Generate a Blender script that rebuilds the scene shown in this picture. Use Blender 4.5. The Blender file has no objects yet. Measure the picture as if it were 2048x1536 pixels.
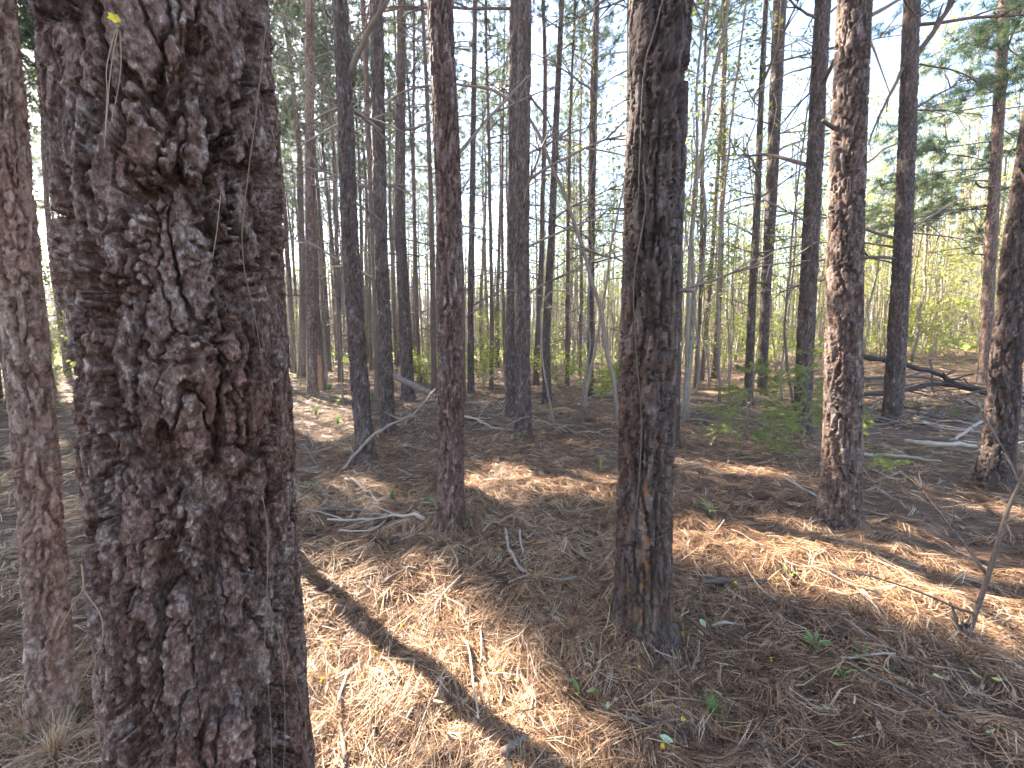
import bpy, math, random
import numpy as np
from mathutils import Vector

sc = bpy.context.scene
rng = np.random.default_rng(11)
random.seed(11)

# ------------------------------------------------------------------ camera
PW, PH, F = 2048.0, 1536.0, 790.0          # photo pixels, focal length in pixels
CAMZ = 1.5
PITCH = math.atan((768 - 685) / F)
cam_d = bpy.data.cameras.new('camera')
cam = bpy.data.objects.new('camera', cam_d)
sc.collection.objects.link(cam)
cam.location = (0, 0, CAMZ)
cam.rotation_euler = (math.pi / 2 - PITCH, 0, 0)
cam_d.sensor_width = 36.0
cam_d.lens = F / PW * 36.0
cam_d.clip_start = 0.02
cam_d.clip_end = 2000
sc.camera = cam

# ------------------------------------------------------------------ sky, sun, exposure
SUN_AZ, SUN_EL = math.radians(-50), math.radians(37)
SUN = np.array([math.sin(SUN_AZ) * math.cos(SUN_EL), math.cos(SUN_AZ) * math.cos(SUN_EL), math.sin(SUN_EL)])
world = bpy.data.worlds.new('World')
sc.world = world
world.use_nodes = True
wn = world.node_tree
sky = wn.nodes.new('ShaderNodeTexSky')
sky.sky_type = 'NISHITA'
sky.sun_disc = False
sky.sun_elevation = SUN_EL
sky.sun_rotation = SUN_AZ
sky.air_density = 1.0
sky.dust_density = 1.1
wn.links.new(sky.outputs[0], wn.nodes['Background'].inputs[0])
wn.nodes['Background'].inputs[1].default_value = 0.075
sun_d = bpy.data.lights.new('sun', 'SUN')
sun_d.energy = 5.0
sun_d.angle = math.radians(0.5)
sun_d.color = (1.0, 0.91, 0.76)
sun_o = bpy.data.objects.new('sun', sun_d)
sc.collection.objects.link(sun_o)
sun_o.rotation_euler = Vector(SUN).to_track_quat('Z', 'Y').to_euler()
sc.view_settings.view_transform = 'Standard'
sc.view_settings.look = 'None'
sc.view_settings.gamma = 1.0
sc.view_settings.use_curve_mapping = False
sc.view_settings.exposure = 3.4
sc.render.engine = 'CYCLES'
sc.cycles.max_bounces = 5
sc.cycles.diffuse_bounces = 3
sc.cycles.glossy_bounces = 2
sc.cycles.transmission_bounces = 4
sc.cycles.use_denoising = True
sc.cycles.use_adaptive_sampling = True
sc.cycles.adaptive_threshold = 0.02
sc.cycles.adaptive_min_samples = 24
sc.cycles.debug_use_spatial_splits = True
sc.cycles.caustics_reflective = False
sc.cycles.caustics_refractive = False

# ------------------------------------------------------------------ noise (numpy)
_r0 = np.random.default_rng(3)
PERM = np.concatenate([_r0.permutation(256)] * 3).astype(np.int32)
_g = _r0.normal(size=(256, 3)); GRAD = (_g / np.linalg.norm(_g, axis=1)[:, None]).astype(np.float32)
JIT = _r0.random((256, 3)).astype(np.float32)
HSH = _r0.random(256).astype(np.float32)

def _idx(i):
    return PERM[PERM[PERM[i[..., 0] & 255] + (i[..., 1] & 255)] + (i[..., 2] & 255)]

def noise(p, seed=0.0):
    p = (np.asarray(p, np.float32) + np.float32(seed * 17.31))
    i = np.floor(p).astype(np.int32)
    f = p - i
    w = f * f * f * (f * (f * 6 - 15) + 10)
    out = 0
    for dx in (0, 1):
        wx = w[..., 0] if dx else 1 - w[..., 0]
        for dy in (0, 1):
            wy = w[..., 1] if dy else 1 - w[..., 1]
            for dz in (0, 1):
                wz = w[..., 2] if dz else 1 - w[..., 2]
                d = np.array([dx, dy, dz], np.int32)
                g = GRAD[_idx(i + d)]
                out = out + wx * wy * wz * ((f - d) * g).sum(-1)
    return out * 1.5

def fbm(p, oct=4, seed=0.0):
    s, a, t = 0, 0.5, 1.0
    for k in range(oct):
        s = s + a * noise(p * t, seed + k * 1.7)
        a *= 0.5; t *= 2.03
    return s

def voronoi(p):
    p = np.asarray(p, np.float32)
    i = np.floor(p).astype(np.int32)
    f = p - i
    n = p.shape[0]
    f1 = np.full(n, 9, np.float32); f2 = f1.copy(); idd = np.zeros(n, np.int32); off = np.zeros((n, 3), np.float32)
    for dx in (-1, 0, 1):
        for dy in (-1, 0, 1):
            for dz in (-1, 0, 1):
                d = np.array([dx, dy, dz], np.int32)
                k = _idx(i + d)
                v = JIT[k] + d - f
                r = np.sqrt((v * v).sum(-1))
                near = r < f1
                f2 = np.where(near, f1, np.minimum(f2, r))
                idd = np.where(near, k, idd)
                off = np.where(near[:, None], v, off)
                f1 = np.where(near, r, f1)
    return f1, f2, HSH[idd], off, idd

def sstep(a, b, x):
    t = np.clip((x - a) / (b - a), 0, 1)
    return t * t * (3 - 2 * t)

# ------------------------------------------------------------------ ground height and pixel rays
def ground_z(x, y):
    x = np.asarray(x, np.float64); y = np.asarray(y, np.float64)
    d = np.hypot(x, y)
    p = np.stack([x, y, 0 * x], -1)
    z = 0.075 * noise(p * 0.75, 1) * sstep(0.5, 3, d) + 0.3 * noise(p * 0.09, 2) * sstep(7, 25, d)
    z = z + (0.055 * noise(p * 2.7, 4) + 0.040 * noise(p * 6.3, 3)) * (1 - sstep(14, 30, d))
    ratio = x / np.maximum(y, 0.5)
    right = sstep(0.25, 0.95, ratio) * sstep(0, 3, y)
    z = z + right * (0.95 * sstep(9, 26, d) + 3.5 * sstep(30, 110, d))
    z = z + (1 - right) * 1.2 * sstep(35, 110, d)
    return z

def ray(px, py):
    a = (px - 1024.0) / F; b = -(py - 768.0) / F
    c, s = math.cos(PITCH), math.sin(PITCH)
    return np.array([a, c + b * s, -s + b * c])

def on_ground(px, py):
    r = ray(px, py); z = 0.0
    for _ in range(12):
        t = (z - CAMZ) / r[2]
        q = np.array([0, 0, CAMZ]) + r * t
        z = 0.5 * z + 0.5 * float(ground_z(q[0], q[1]))
    return np.array([q[0], q[1], float(ground_z(q[0], q[1]))])

def at_depth(px, py, y):
    r = ray(px, py)
    return np.array([0, 0, CAMZ]) + r * (y / r[1])

# ------------------------------------------------------------------ mesh helpers
COL = sc.collection

def make_mesh(name, verts, quads=None, tris=None, smooth=True, attrs=None, mat=None):
    me = bpy.data.meshes.new(name)
    verts = np.ascontiguousarray(verts, np.float32)
    quads = np.zeros((0, 4), np.int32) if quads is None or len(quads) == 0 else np.asarray(quads, np.int32)
    tris = np.zeros((0, 3), np.int32) if tris is None or len(tris) == 0 else np.asarray(tris, np.int32)
    nl = quads.size + tris.size; npoly = len(quads) + len(tris)
    me.vertices.add(len(verts)); me.vertices.foreach_set('co', verts.ravel())
    me.loops.add(nl); me.loops.foreach_set('vertex_index', np.concatenate([quads.ravel(), tris.ravel()]).astype(np.int32))
    me.polygons.add(npoly)
    st = np.concatenate([np.arange(len(quads)) * 4, quads.size + np.arange(len(tris)) * 3]).astype(np.int32)
    me.polygons.foreach_set('loop_start', st)
    if smooth:
        me.polygons.foreach_set('use_smooth', np.ones(npoly, bool))
    me.update(calc_edges=True)
    for k, v in (attrs or {}).items():
        a = me.attributes.new(k, 'FLOAT', 'POINT')
        a.data.foreach_set('value', np.ascontiguousarray(v, np.float32))
    if mat is not None:
        me.materials.append(mat)
    return me

def link(name, me, parent=None, loc=(0, 0, 0)):
    o = bpy.data.objects.new(name, me)
    COL.objects.link(o)
    o.location = loc
    if parent is not None:
        o.parent = parent
    return o

def tag(o, label=None, cat=None, group=None, kind=None):
    if label: o['label'] = label
    if cat: o['category'] = cat
    if group: o['group'] = group
    if kind: o['kind'] = kind
    return o

def thing(name, label, cat, loc, group=None):
    o = bpy.data.objects.new(name, None)
    COL.objects.link(o)
    o.empty_display_size = 0.1
    o.location = tuple(loc)
    return tag(o, label, cat, group)

class MB:
    """collects vertices / quads / triangles / a tone attribute"""
    def __init__(s): s.v = []; s.q = []; s.t = []; s.a = []; s.n = 0
    def add(s, v, q=None, t=None, tone=0.5):
        v = np.asarray(v, np.float64).reshape(-1, 3)
        if q is not None and len(q): s.q.append(np.asarray(q) + s.n)
        if t is not None and len(t): s.t.append(np.asarray(t) + s.n)
        s.v.append(v); s.a.append(np.broadcast_to(np.asarray(tone, np.float32), (len(v),)))
        s.n += len(v)
    def mesh(s, name, mat, off=(0, 0, 0), smooth=True):
        if not s.v:
            return None
        v = np.concatenate(s.v) - np.asarray(off)
        return make_mesh(name, v, np.concatenate(s.q) if s.q else None, np.concatenate(s.t) if s.t else None,
                         smooth, {'tone': np.concatenate(s.a)}, mat)

def frames(P):
    T = np.gradient(P, axis=0)
    T /= np.linalg.norm(T, axis=1)[:, None] + 1e-9
    ref = np.array([0.31, 0.2, 0.93]) if abs(T[0][2]) < 0.8 else np.array([0.9, 0.3, 0.1])
    A = np.cross(T, ref); A /= np.linalg.norm(A, axis=1)[:, None] + 1e-9
    B = np.cross(T, A)
    return T, A, B

def tube(mb, P, R, k=5, tone=0.5, cap=True):
    P = np.asarray(P, np.float64); R = np.broadcast_to(np.asarray(R, np.float64), (len(P),))
    T, A, B = frames(P)
    th = np.arange(k) / k * 2 * math.pi
    V = P[:, None] + R[:, None, None] * (np.cos(th)[None, :, None] * A[:, None] + np.sin(th)[None, :, None] * B[:, None])
    n = len(P)
    i = np.arange(n - 1)[:, None] * k; j = np.arange(k)[None]; j2 = (j + 1) % k
    q = np.stack([i + j, i + j2, i + k + j2, i + k + j], -1).reshape(-1, 4)
    V = V.reshape(-1, 3); t = []
    if cap:
        V = np.vstack([V, P[:1], P[-1:]])
        c0, c1 = n * k, n * k + 1
        t = [[c0, (a + 1) % k, a] for a in range(k)] + [[c1, (n - 1) * k + a, (n - 1) * k + (a + 1) % k] for a in range(k)]
    mb.add(V, q, t, tone)

def spline(P, n):
    P = np.asarray(P, np.float64)
    if len(P) == 2:
        t = np.linspace(0, 1, n)[:, None]
        return P[0] * (1 - t) + P[1] * t
    E = np.vstack([2 * P[0] - P[1], P, 2 * P[-1] - P[-2]])
    u = np.linspace(0, len(P) - 1 - 1e-6, n)
    i = u.astype(int); f = (u - i)[:, None]
    a, b, c, d = E[i], E[i + 1], E[i + 2], E[i + 3]
    return 0.5 * (2 * b + (c - a) * f + (2 * a - 5 * b + 4 * c - d) * f ** 2 + (3 * b - a - 3 * c + d) * f ** 3)

def wob(P, amp, freq=3.0, seed=0.0):
    P = np.asarray(P, float)
    q = P * freq
    return P + amp * np.stack([noise(q, seed + 1), noise(q, seed + 5), noise(q, seed + 9)], -1)

# ------------------------------------------------------------------ materials
def new_mat(name):
    m = bpy.data.materials.new(name); m.use_nodes = True
    nt = m.node_tree
    return m, nt, nt.nodes['Principled BSDF']

def ramp(nt, fac, stops):
    r = nt.nodes.new('ShaderNodeValToRGB')
    el = r.color_ramp.elements
    while len(el) < len(stops): el.new(0.5)
    for e, (p, c) in zip(el, stops):
        e.position = p; e.color = (*c, 1)
    nt.links.new(fac, r.inputs[0])
    return r.outputs[0]

def math_node(nt, op, a, b=None):
    n = nt.nodes.new('ShaderNodeMath'); n.operation = op
    for i, v in enumerate((a, b)):
        if v is None: continue
        if isinstance(v, (int, float)): n.inputs[i].default_value = v
        else: nt.links.new(v, n.inputs[i])
    return n.outputs[0]

def mix_col(nt, fac, a, b, mode='MIX'):
    n = nt.nodes.new('ShaderNodeMix'); n.data_type = 'RGBA'; n.blend_type = mode
    for s, v in ((n.inputs[0], fac), (n.inputs[6], a), (n.inputs[7], b)):
        if isinstance(v, (int, float)): s.default_value = v
        elif isinstance(v, tuple): s.default_value = (*v, 1)
        else: nt.links.new(v, s)
    return n.outputs[2]

def attr(nt, name):
    n = nt.nodes.new('ShaderNodeAttribute'); n.attribute_name = name
    return n.outputs['Fac']

def obj_coord(nt, scale=(1, 1, 1)):
    t = nt.nodes.new('ShaderNodeTexCoord'); m = nt.nodes.new('ShaderNodeMapping')
    m.inputs['Scale'].default_value = scale
    nt.links.new(t.outputs['Object'], m.inputs[0])
    return m.outputs[0]

def tex_noise(nt, vec, scale, detail=5, rough=0.6):
    n = nt.nodes.new('ShaderNodeTexNoise')
    n.inputs['Scale'].default_value = scale; n.inputs['Detail'].default_value = detail; n.inputs['Roughness'].default_value = rough
    if vec is not None: nt.links.new(vec, n.inputs['Vector'])
    return n.outputs['Fac']

def bump(nt, bsdf, h, strength, dist):
    b = nt.nodes.new('ShaderNodeBump'); b.inputs['Strength'].default_value = strength; b.inputs['Distance'].default_value = dist
    nt.links.new(h, b.inputs['Height']); nt.links.new(b.outputs[0], bsdf.inputs['Normal'])

def bark_mat(name, stops, fine=60.0, zst=0.55, gain=2.6):
    """bark on displaced trunks: tone = which flake layer is exposed, stain masks for resin and moss"""
    m, nt, b = new_mat(name)
    co = obj_coord(nt, (1, 1, zst))
    n1 = tex_noise(nt, co, fine, 8, 0.75)
    n2 = tex_noise(nt, co, 7, 4, 0.6)
    dis = nt.nodes.new('ShaderNodeVectorMath'); dis.operation = 'MULTIPLY_ADD'
    nz = nt.nodes.new('ShaderNodeTexNoise'); nz.inputs['Scale'].default_value = fine * 0.7; nt.links.new(co, nz.inputs['Vector'])
    nt.links.new(nz.outputs['Color'], dis.inputs[0]); dis.inputs[1].default_value = (0.03, 0.03, 0.03); nt.links.new(co, dis.inputs[2])
    vo = nt.nodes.new('ShaderNodeTexVoronoi'); vo.inputs['Scale'].default_value = fine * 0.9; nt.links.new(dis.outputs[0], vo.inputs['Vector'])
    cell = nt.nodes.new('ShaderNodeSeparateColor'); nt.links.new(vo.outputs['Color'], cell.inputs[0])
    cv = cell.outputs[0]
    f = math_node(nt, 'ADD', math_node(nt, 'MULTIPLY', attr(nt, 'tone'), 0.75), math_node(nt, 'MULTIPLY', math_node(nt, 'SUBTRACT', n1, 0.5), gain))
    f = math_node(nt, 'ADD', f, math_node(nt, 'MULTIPLY', math_node(nt, 'SUBTRACT', cv, 0.42), 0.35))
    f = math_node(nt, 'ADD', f, 0.03)
    c = ramp(nt, f, stops)
    warm = ramp(nt, n2, [(0.42, (0, 0, 0)), (0.62, (1, 1, 1))])
    c = mix_col(nt, math_node(nt, 'MULTIPLY', warm, 0.5 if name == 'bark_plated' else 0.32), c, (1.0, 0.66, 0.52), 'MULTIPLY')
    c = mix_col(nt, attr(nt, 'resin'), c, (0.36, 0.13, 0.03))
    c = mix_col(nt, attr(nt, 'moss'), c, (0.13, 0.115, 0.03))
    nt.links.new(c, b.inputs['Base Color'])
    b.inputs['Roughness'].default_value = 0.78
    b.inputs['Specular IOR Level'].default_value = 0.3
    bump(nt, b, math_node(nt, 'ADD', math_node(nt, 'MULTIPLY', n1, 1.3), math_node(nt, 'MULTIPLY', cv, 0.35)), 1.0, 0.010)
    return m

M_BARK_HERO = bark_mat('bark_plated', [(0.0, (0.050, 0.023, 0.015)), (0.25, (0.135, 0.072, 0.049)), (0.5, (0.235, 0.142, 0.108)), (0.75, (0.37, 0.270, 0.225)), (1.0, (0.66, 0.58, 0.52))], 110, 0.6, 2.6)
M_BARK_SCALY = bark_mat('bark_scaly', [(0.0, (0.12, 0.062, 0.040)), (0.35, (0.28, 0.165, 0.118)), (0.65, (0.42, 0.275, 0.21)), (1.0, (0.60, 0.48, 0.40))], 60, 0.4, 2.0)
M_BARK_RED = bark_mat('bark_reddish', [(0.0, (0.045, 0.024, 0.017)), (0.35, (0.115, 0.069, 0.052)), (0.65, (0.195, 0.132, 0.107)), (1.0, (0.40, 0.335, 0.295))], 48, 0.3, 1.9)
M_BARK_SUN = bark_mat('bark_sunlit', [(0.0, (0.040, 0.025, 0.019)), (0.35, (0.100, 0.066, 0.053)), (0.65, (0.175, 0.128, 0.108)), (1.0, (0.37, 0.315, 0.28))], 48, 0.3, 1.9)  # paler copy of the dark bark, lightened for the sunlit pine
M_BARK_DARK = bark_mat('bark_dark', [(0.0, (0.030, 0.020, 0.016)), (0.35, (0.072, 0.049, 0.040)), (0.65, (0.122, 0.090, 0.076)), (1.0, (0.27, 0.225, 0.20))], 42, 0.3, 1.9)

def bark_far(name, c0, c1, c2):
    m, nt, b = new_mat(name)
    co = obj_coord(nt, (1, 1, 0.22))
    n1 = tex_noise(nt, co, 26, 6, 0.7)
    v = nt.nodes.new('ShaderNodeTexVoronoi'); v.feature = 'DISTANCE_TO_EDGE'; v.inputs['Scale'].default_value = 14
    nt.links.new(co, v.inputs['Vector'])
    inf = nt.nodes.new('ShaderNodeObjectInfo')
    c = ramp(nt, n1, [(0.3, c0), (0.5, c1), (0.72, c2)])
    c = mix_col(nt, math_node(nt, 'MULTIPLY', inf.outputs['Random'], 0.5), c, (0.62, 0.56, 0.56), 'MULTIPLY')
    nt.links.new(c, b.inputs['Base Color']); b.inputs['Roughness'].default_value = 0.85
    h = math_node(nt, 'ADD', math_node(nt, 'MULTIPLY', n1, 0.6), math_node(nt, 'MINIMUM', math_node(nt, 'MULTIPLY', v.outputs['Distance'], 4.0), 0.6))
    bump(nt, b, h, 1.0, 0.03)
    return m

M_FAR_PINE = bark_far('bark_far_pine', (0.085, 0.052, 0.038), (0.165, 0.108, 0.085), (0.27, 0.20, 0.17))
M_FAR_GREY = bark_far('bark_grey_sapling', (0.17, 0.13, 0.10), (0.28, 0.235, 0.19), (0.42, 0.37, 0.31))

def tone_mat(name, stops, rough=0.8, trans=0.0, noise_scale=None, spec=0.3, bumpd=0.0):
    """colour from a per-piece tone attribute, optionally with light passing through"""
    m, nt, b = new_mat(name)
    f = attr(nt, 'tone')
    if noise_scale:
        n = tex_noise(nt, obj_coord(nt), noise_scale, 5, 0.65)
        f = math_node(nt, 'ADD', f, math_node(nt, 'MULTIPLY', math_node(nt, 'SUBTRACT', n, 0.5), 0.7))
        if bumpd: bump(nt, b, n, 0.8, bumpd)
    c = ramp(nt, f, stops)
    nt.links.new(c, b.inputs['Base Color'])
    b.inputs['Roughness'].default_value = rough
    b.inputs['Specular IOR Level'].default_value = spec
    if trans > 0:
        t = nt.nodes.new('ShaderNodeBsdfTranslucent'); nt.links.new(c, t.inputs[0])
        mx = nt.nodes.new('ShaderNodeMixShader'); mx.inputs[0].default_value = trans
        nt.links.new(b.outputs[0], mx.inputs[1]); nt.links.new(t.outputs[0], mx.inputs[2])
        nt.links.new(mx.outputs[0], nt.nodes['Material Output'].inputs[0])
    return m

M_NEEDLE = tone_mat('pine_needles_green', [(0, (0.05, 0.085, 0.045)), (0.6, (0.10, 0.15, 0.065)), (1, (0.18, 0.22, 0.09))], 0.5, 0.4)
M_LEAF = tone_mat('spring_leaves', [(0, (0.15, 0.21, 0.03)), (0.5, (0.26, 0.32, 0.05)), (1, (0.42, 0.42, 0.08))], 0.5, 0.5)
M_LEAF_LIT = tone_mat('spring_leaves_lit', [(0, (0.20, 0.27, 0.04)), (0.5, (0.32, 0.38, 0.06)), (1, (0.48, 0.50, 0.09))], 0.45, 0.5)  # brighter copy of the spring leaves, sunlight put into their colour
M_CEDAR = tone_mat('cedar_foliage', [(0, (0.18, 0.23, 0.065)), (0.6, (0.28, 0.32, 0.09)), (1, (0.42, 0.42, 0.14))], 0.6, 0.45)
M_GRASS = tone_mat('green_blades', [(0, (0.10, 0.18, 0.06)), (1, (0.26, 0.36, 0.10))], 0.5, 0.4)
M_LITTER = tone_mat('fallen_needles', [(0, (0.075, 0.042, 0.027)), (0.25, (0.17, 0.092, 0.053)), (0.5, (0.325, 0.180, 0.097)), (0.75, (0.46, 0.285, 0.162)), (1, (0.66, 0.52, 0.37))], 0.5, 0.15)
M_TWIG = tone_mat('dry_twig', [(0, (0.10, 0.07, 0.055)), (0.5, (0.24, 0.18, 0.14)), (1, (0.40, 0.33, 0.265))], 0.8, 0, 30, 0.3, 0.004)
M_STRAND = tone_mat('dry_strand', [(0, (0.13, 0.085, 0.065)), (1, (0.40, 0.28, 0.17))], 0.7, 0.1)
M_DEADWOOD = tone_mat('dead_wood', [(0, (0.05, 0.038, 0.033)), (0.5, (0.15, 0.11, 0.09)), (1, (0.42, 0.34, 0.27))], 0.85, 0, 25, 0.3, 0.006)
M_YELLOW = tone_mat('yellow_petals', [(0, (0.60, 0.40, 0.02)), (1, (0.85, 0.68, 0.05))], 0.5, 0.35)
M_FALLEN = tone_mat('fallen_leaf', [(0, (0.22, 0.13, 0.07)), (0.35, (0.50, 0.38, 0.24)), (0.65, (0.46, 0.46, 0.14)), (1, (0.42, 0.52, 0.34))], 0.5, 0.3)

def ground_mat():
    m, nt, b = new_mat('forest_floor')
    t = nt.nodes.new('ShaderNodeTexCoord')
    out = None
    cols = []; hs = []
    for k, ang in enumerate((0.3, 1.25, 2.2)):                       # crossed streaks of needles
        mp = nt.nodes.new('ShaderNodeMapping'); mp.inputs['Rotation'].default_value = (0, 0, ang)
        mp.inputs['Scale'].default_value = (6, 90, 1); nt.links.new(t.outputs['Object'], mp.inputs[0])
        hs.append(tex_noise(nt, mp.outputs[0], 1.0, 3, 0.6))
    big = tex_noise(nt, t.outputs['Object'], 1.1, 5, 0.6)
    h = math_node(nt, 'MAXIMUM', math_node(nt, 'MAXIMUM', hs[0], hs[1]), hs[2])
    f = math_node(nt, 'ADD', math_node(nt, 'MULTIPLY', h, 0.9), math_node(nt, 'MULTIPLY', math_node(nt, 'SUBTRACT', big, 0.5), 0.35))
    c = ramp(nt, f, [(0.3, (0.04, 0.023, 0.016)), (0.5, (0.145, 0.082, 0.050)), (0.65, (0.28, 0.162, 0.092)), (0.85, (0.43, 0.30, 0.18))])
    far = tex_noise(nt, t.outputs['Object'], 0.16, 4, 0.6)           # green ground cover patches
    g = ramp(nt, far, [(0.55, (0, 0, 0)), (0.68, (1, 1, 1))])
    c = mix_col(nt, math_node(nt, 'MULTIPLY', g, 0.35), c, (0.17, 0.19, 0.05))
    nt.links.new(c, b.inputs['Base Color']); b.inputs['Roughness'].default_value = 0.9
    bump(nt, b, h, 1.0, 0.03)
    return m
M_GROUND = ground_mat()

# ------------------------------------------------------------------ ground
def build_ground():
    t = np.linspace(-6.0, 6.0, 270)
    gx = 0.95 * np.sinh(t); gy = 2.6 + 0.95 * np.sinh(t)
    X, Y = np.meshgrid(gx, gy, indexing='ij')
    Z = ground_z(X, Y)
    n = len(t)
    i = np.arange(n - 1)[:, None] * n; j = np.arange(n - 1)[None]
    q = np.stack([i + j, i + n + j, i + n + j + 1, i + j + 1], -1).reshape(-1, 4)
    o = link('ground', make_mesh('ground', np.stack([X, Y, Z], -1).reshape(-1, 3), q, None, True, None, M_GROUND))
    tag(o, 'forest floor carpeted in brown pine straw', 'ground', kind='structure')
build_ground()

# ------------------------------------------------------------------ needle litter (uncountable)
def ribbons(c, ang, L, w, bend, lift0, lift1, gz, roll):
    """bent ribbons lying on the ground: 3 cross-sections, 6 verts, 2 quads each"""
    n = len(c)
    d = np.stack([np.cos(ang), np.sin(ang)], -1); s = np.stack([-np.sin(ang), np.cos(ang)], -1)
    pts = []
    for k, tt in enumerate((-0.5, 0.05, 0.5)):
        xy = c + d * (L * tt)[:, None] + s * (bend * L * (1 - 4 * tt * tt))[:, None]
        z = gz(xy[:, 0], xy[:, 1]) + lift0 + (lift1 - lift0) * (tt + 0.5)
        pts.append(np.column_stack([xy, z]))
    V = np.zeros((n, 5, 3))
    for k, p in enumerate(pts):
        off = np.column_stack([s * (0.5 * w * np.cos(roll))[:, None], 0.5 * w * np.sin(roll)])
        if k < 2:
            V[:, 2 * k] = p - off; V[:, 2 * k + 1] = p + off
        else:
            V[:, 4] = p
    b = np.arange(n)[:, None] * 5
    return V.reshape(-1, 3), b + np.array([0, 1, 3, 2]), b + np.array([2, 3, 4])

def build_litter():
    r = np.random.default_rng(5)
    mb = MB()
    tot = 0
    # (inner distance, outer distance, needles, width, length, lift)
    for (d0, d1, n, w, L0, lift) in ((0.9, 2.2, 66000, 0.0026, 0.15, 0.034), (2.2, 4.2, 78000, 0.0031, 0.16, 0.038),
                                     (4.2, 8.0, 54000, 0.0045, 0.18, 0.035), (8.0, 15.0, 30000, 0.0085, 0.22, 0.05), (15.0, 32.0, 24000, 0.022, 0.34, 0.10)):
        az = r.uniform(-1.08, 1.08, n)
        d = np.sqrt(r.uniform(d0 ** 2, d1 ** 2, n))
        # needles fall in bundles of three from one sheath
        k = 3
        az = np.repeat(az[:n // k], k); d = np.repeat(d[:n // k], k); m = len(az)
        c = np.stack([d * np.sin(az), d * np.cos(az)], -1) + r.normal(0, 0.012, (m, 2))
        swirl = 2.6 * noise(np.column_stack([c * 1.6, np.zeros(m)]), 8)
        base = np.repeat(r.normal(0, 1.25, m // k), k)
        ang = 0.55 + swirl + base + r.normal(0, 0.13, m)
        L = L0 * r.uniform(0.6, 1.25, m)
        l0 = np.repeat(r.uniform(0.001, lift, m // k), k)
        l1 = np.clip(l0 + np.repeat(r.normal(0, 0.018, m // k), k) + np.where(r.random(m) < 0.03, 0.04, 0), 0.001, 0.09)
        V, q, tr = ribbons(c, ang, L, np.full(m, w) * r.uniform(0.7, 1.3, m), r.normal(0, 0.07, m), l0, l1, ground_z, r.normal(0, 0.6, m))
        patch = noise(np.column_stack([c * 0.9, np.zeros(m)]), 21) * 0.22
        tone = np.clip(np.repeat(r.beta(1.2, 1.5, m // k), k) * 1.0 + patch + r.normal(0, 0.04, m), 0, 1)
        mb.add(V, q, tr, np.repeat(tone, 5)); tot += m
    o = link('needle_litter', mb.mesh('needle_litter', M_LITTER, smooth=False))
    tag(o, 'loose brown pine needles covering the forest floor', 'needles', kind='stuff')
    # curled brown leaves and bark crumbs among the needles
    mb = MB()
    n = 1500
    az = r.uniform(-1.05, 1.05, n); d = 0.9 + 9 * r.random(n) ** 1.4
    c = np.stack([d * np.sin(az), d * np.cos(az)], -1)
    V, q, tr = ribbons(c, r.uniform(0, 6.3, n), r.uniform(0.015, 0.045, n), r.uniform(0.008, 0.018, n), r.normal(0, 0.1, n),
                   r.uniform(0.015, 0.045, n), r.uniform(0.02, 0.06, n), ground_z, r.normal(0, 0.5, n))
    mb.add(V, q, tr, np.repeat(np.clip(r.beta(1.4, 3.0, n) * 0.5, 0, 0.33), 5))
    o = link('leaf_crumbs', mb.mesh('leaf_crumbs', M_FALLEN, smooth=True))
    tag(o, 'small curled brown leaf bits strewn among the needles', 'leaves', kind='stuff')
build_litter()

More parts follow.
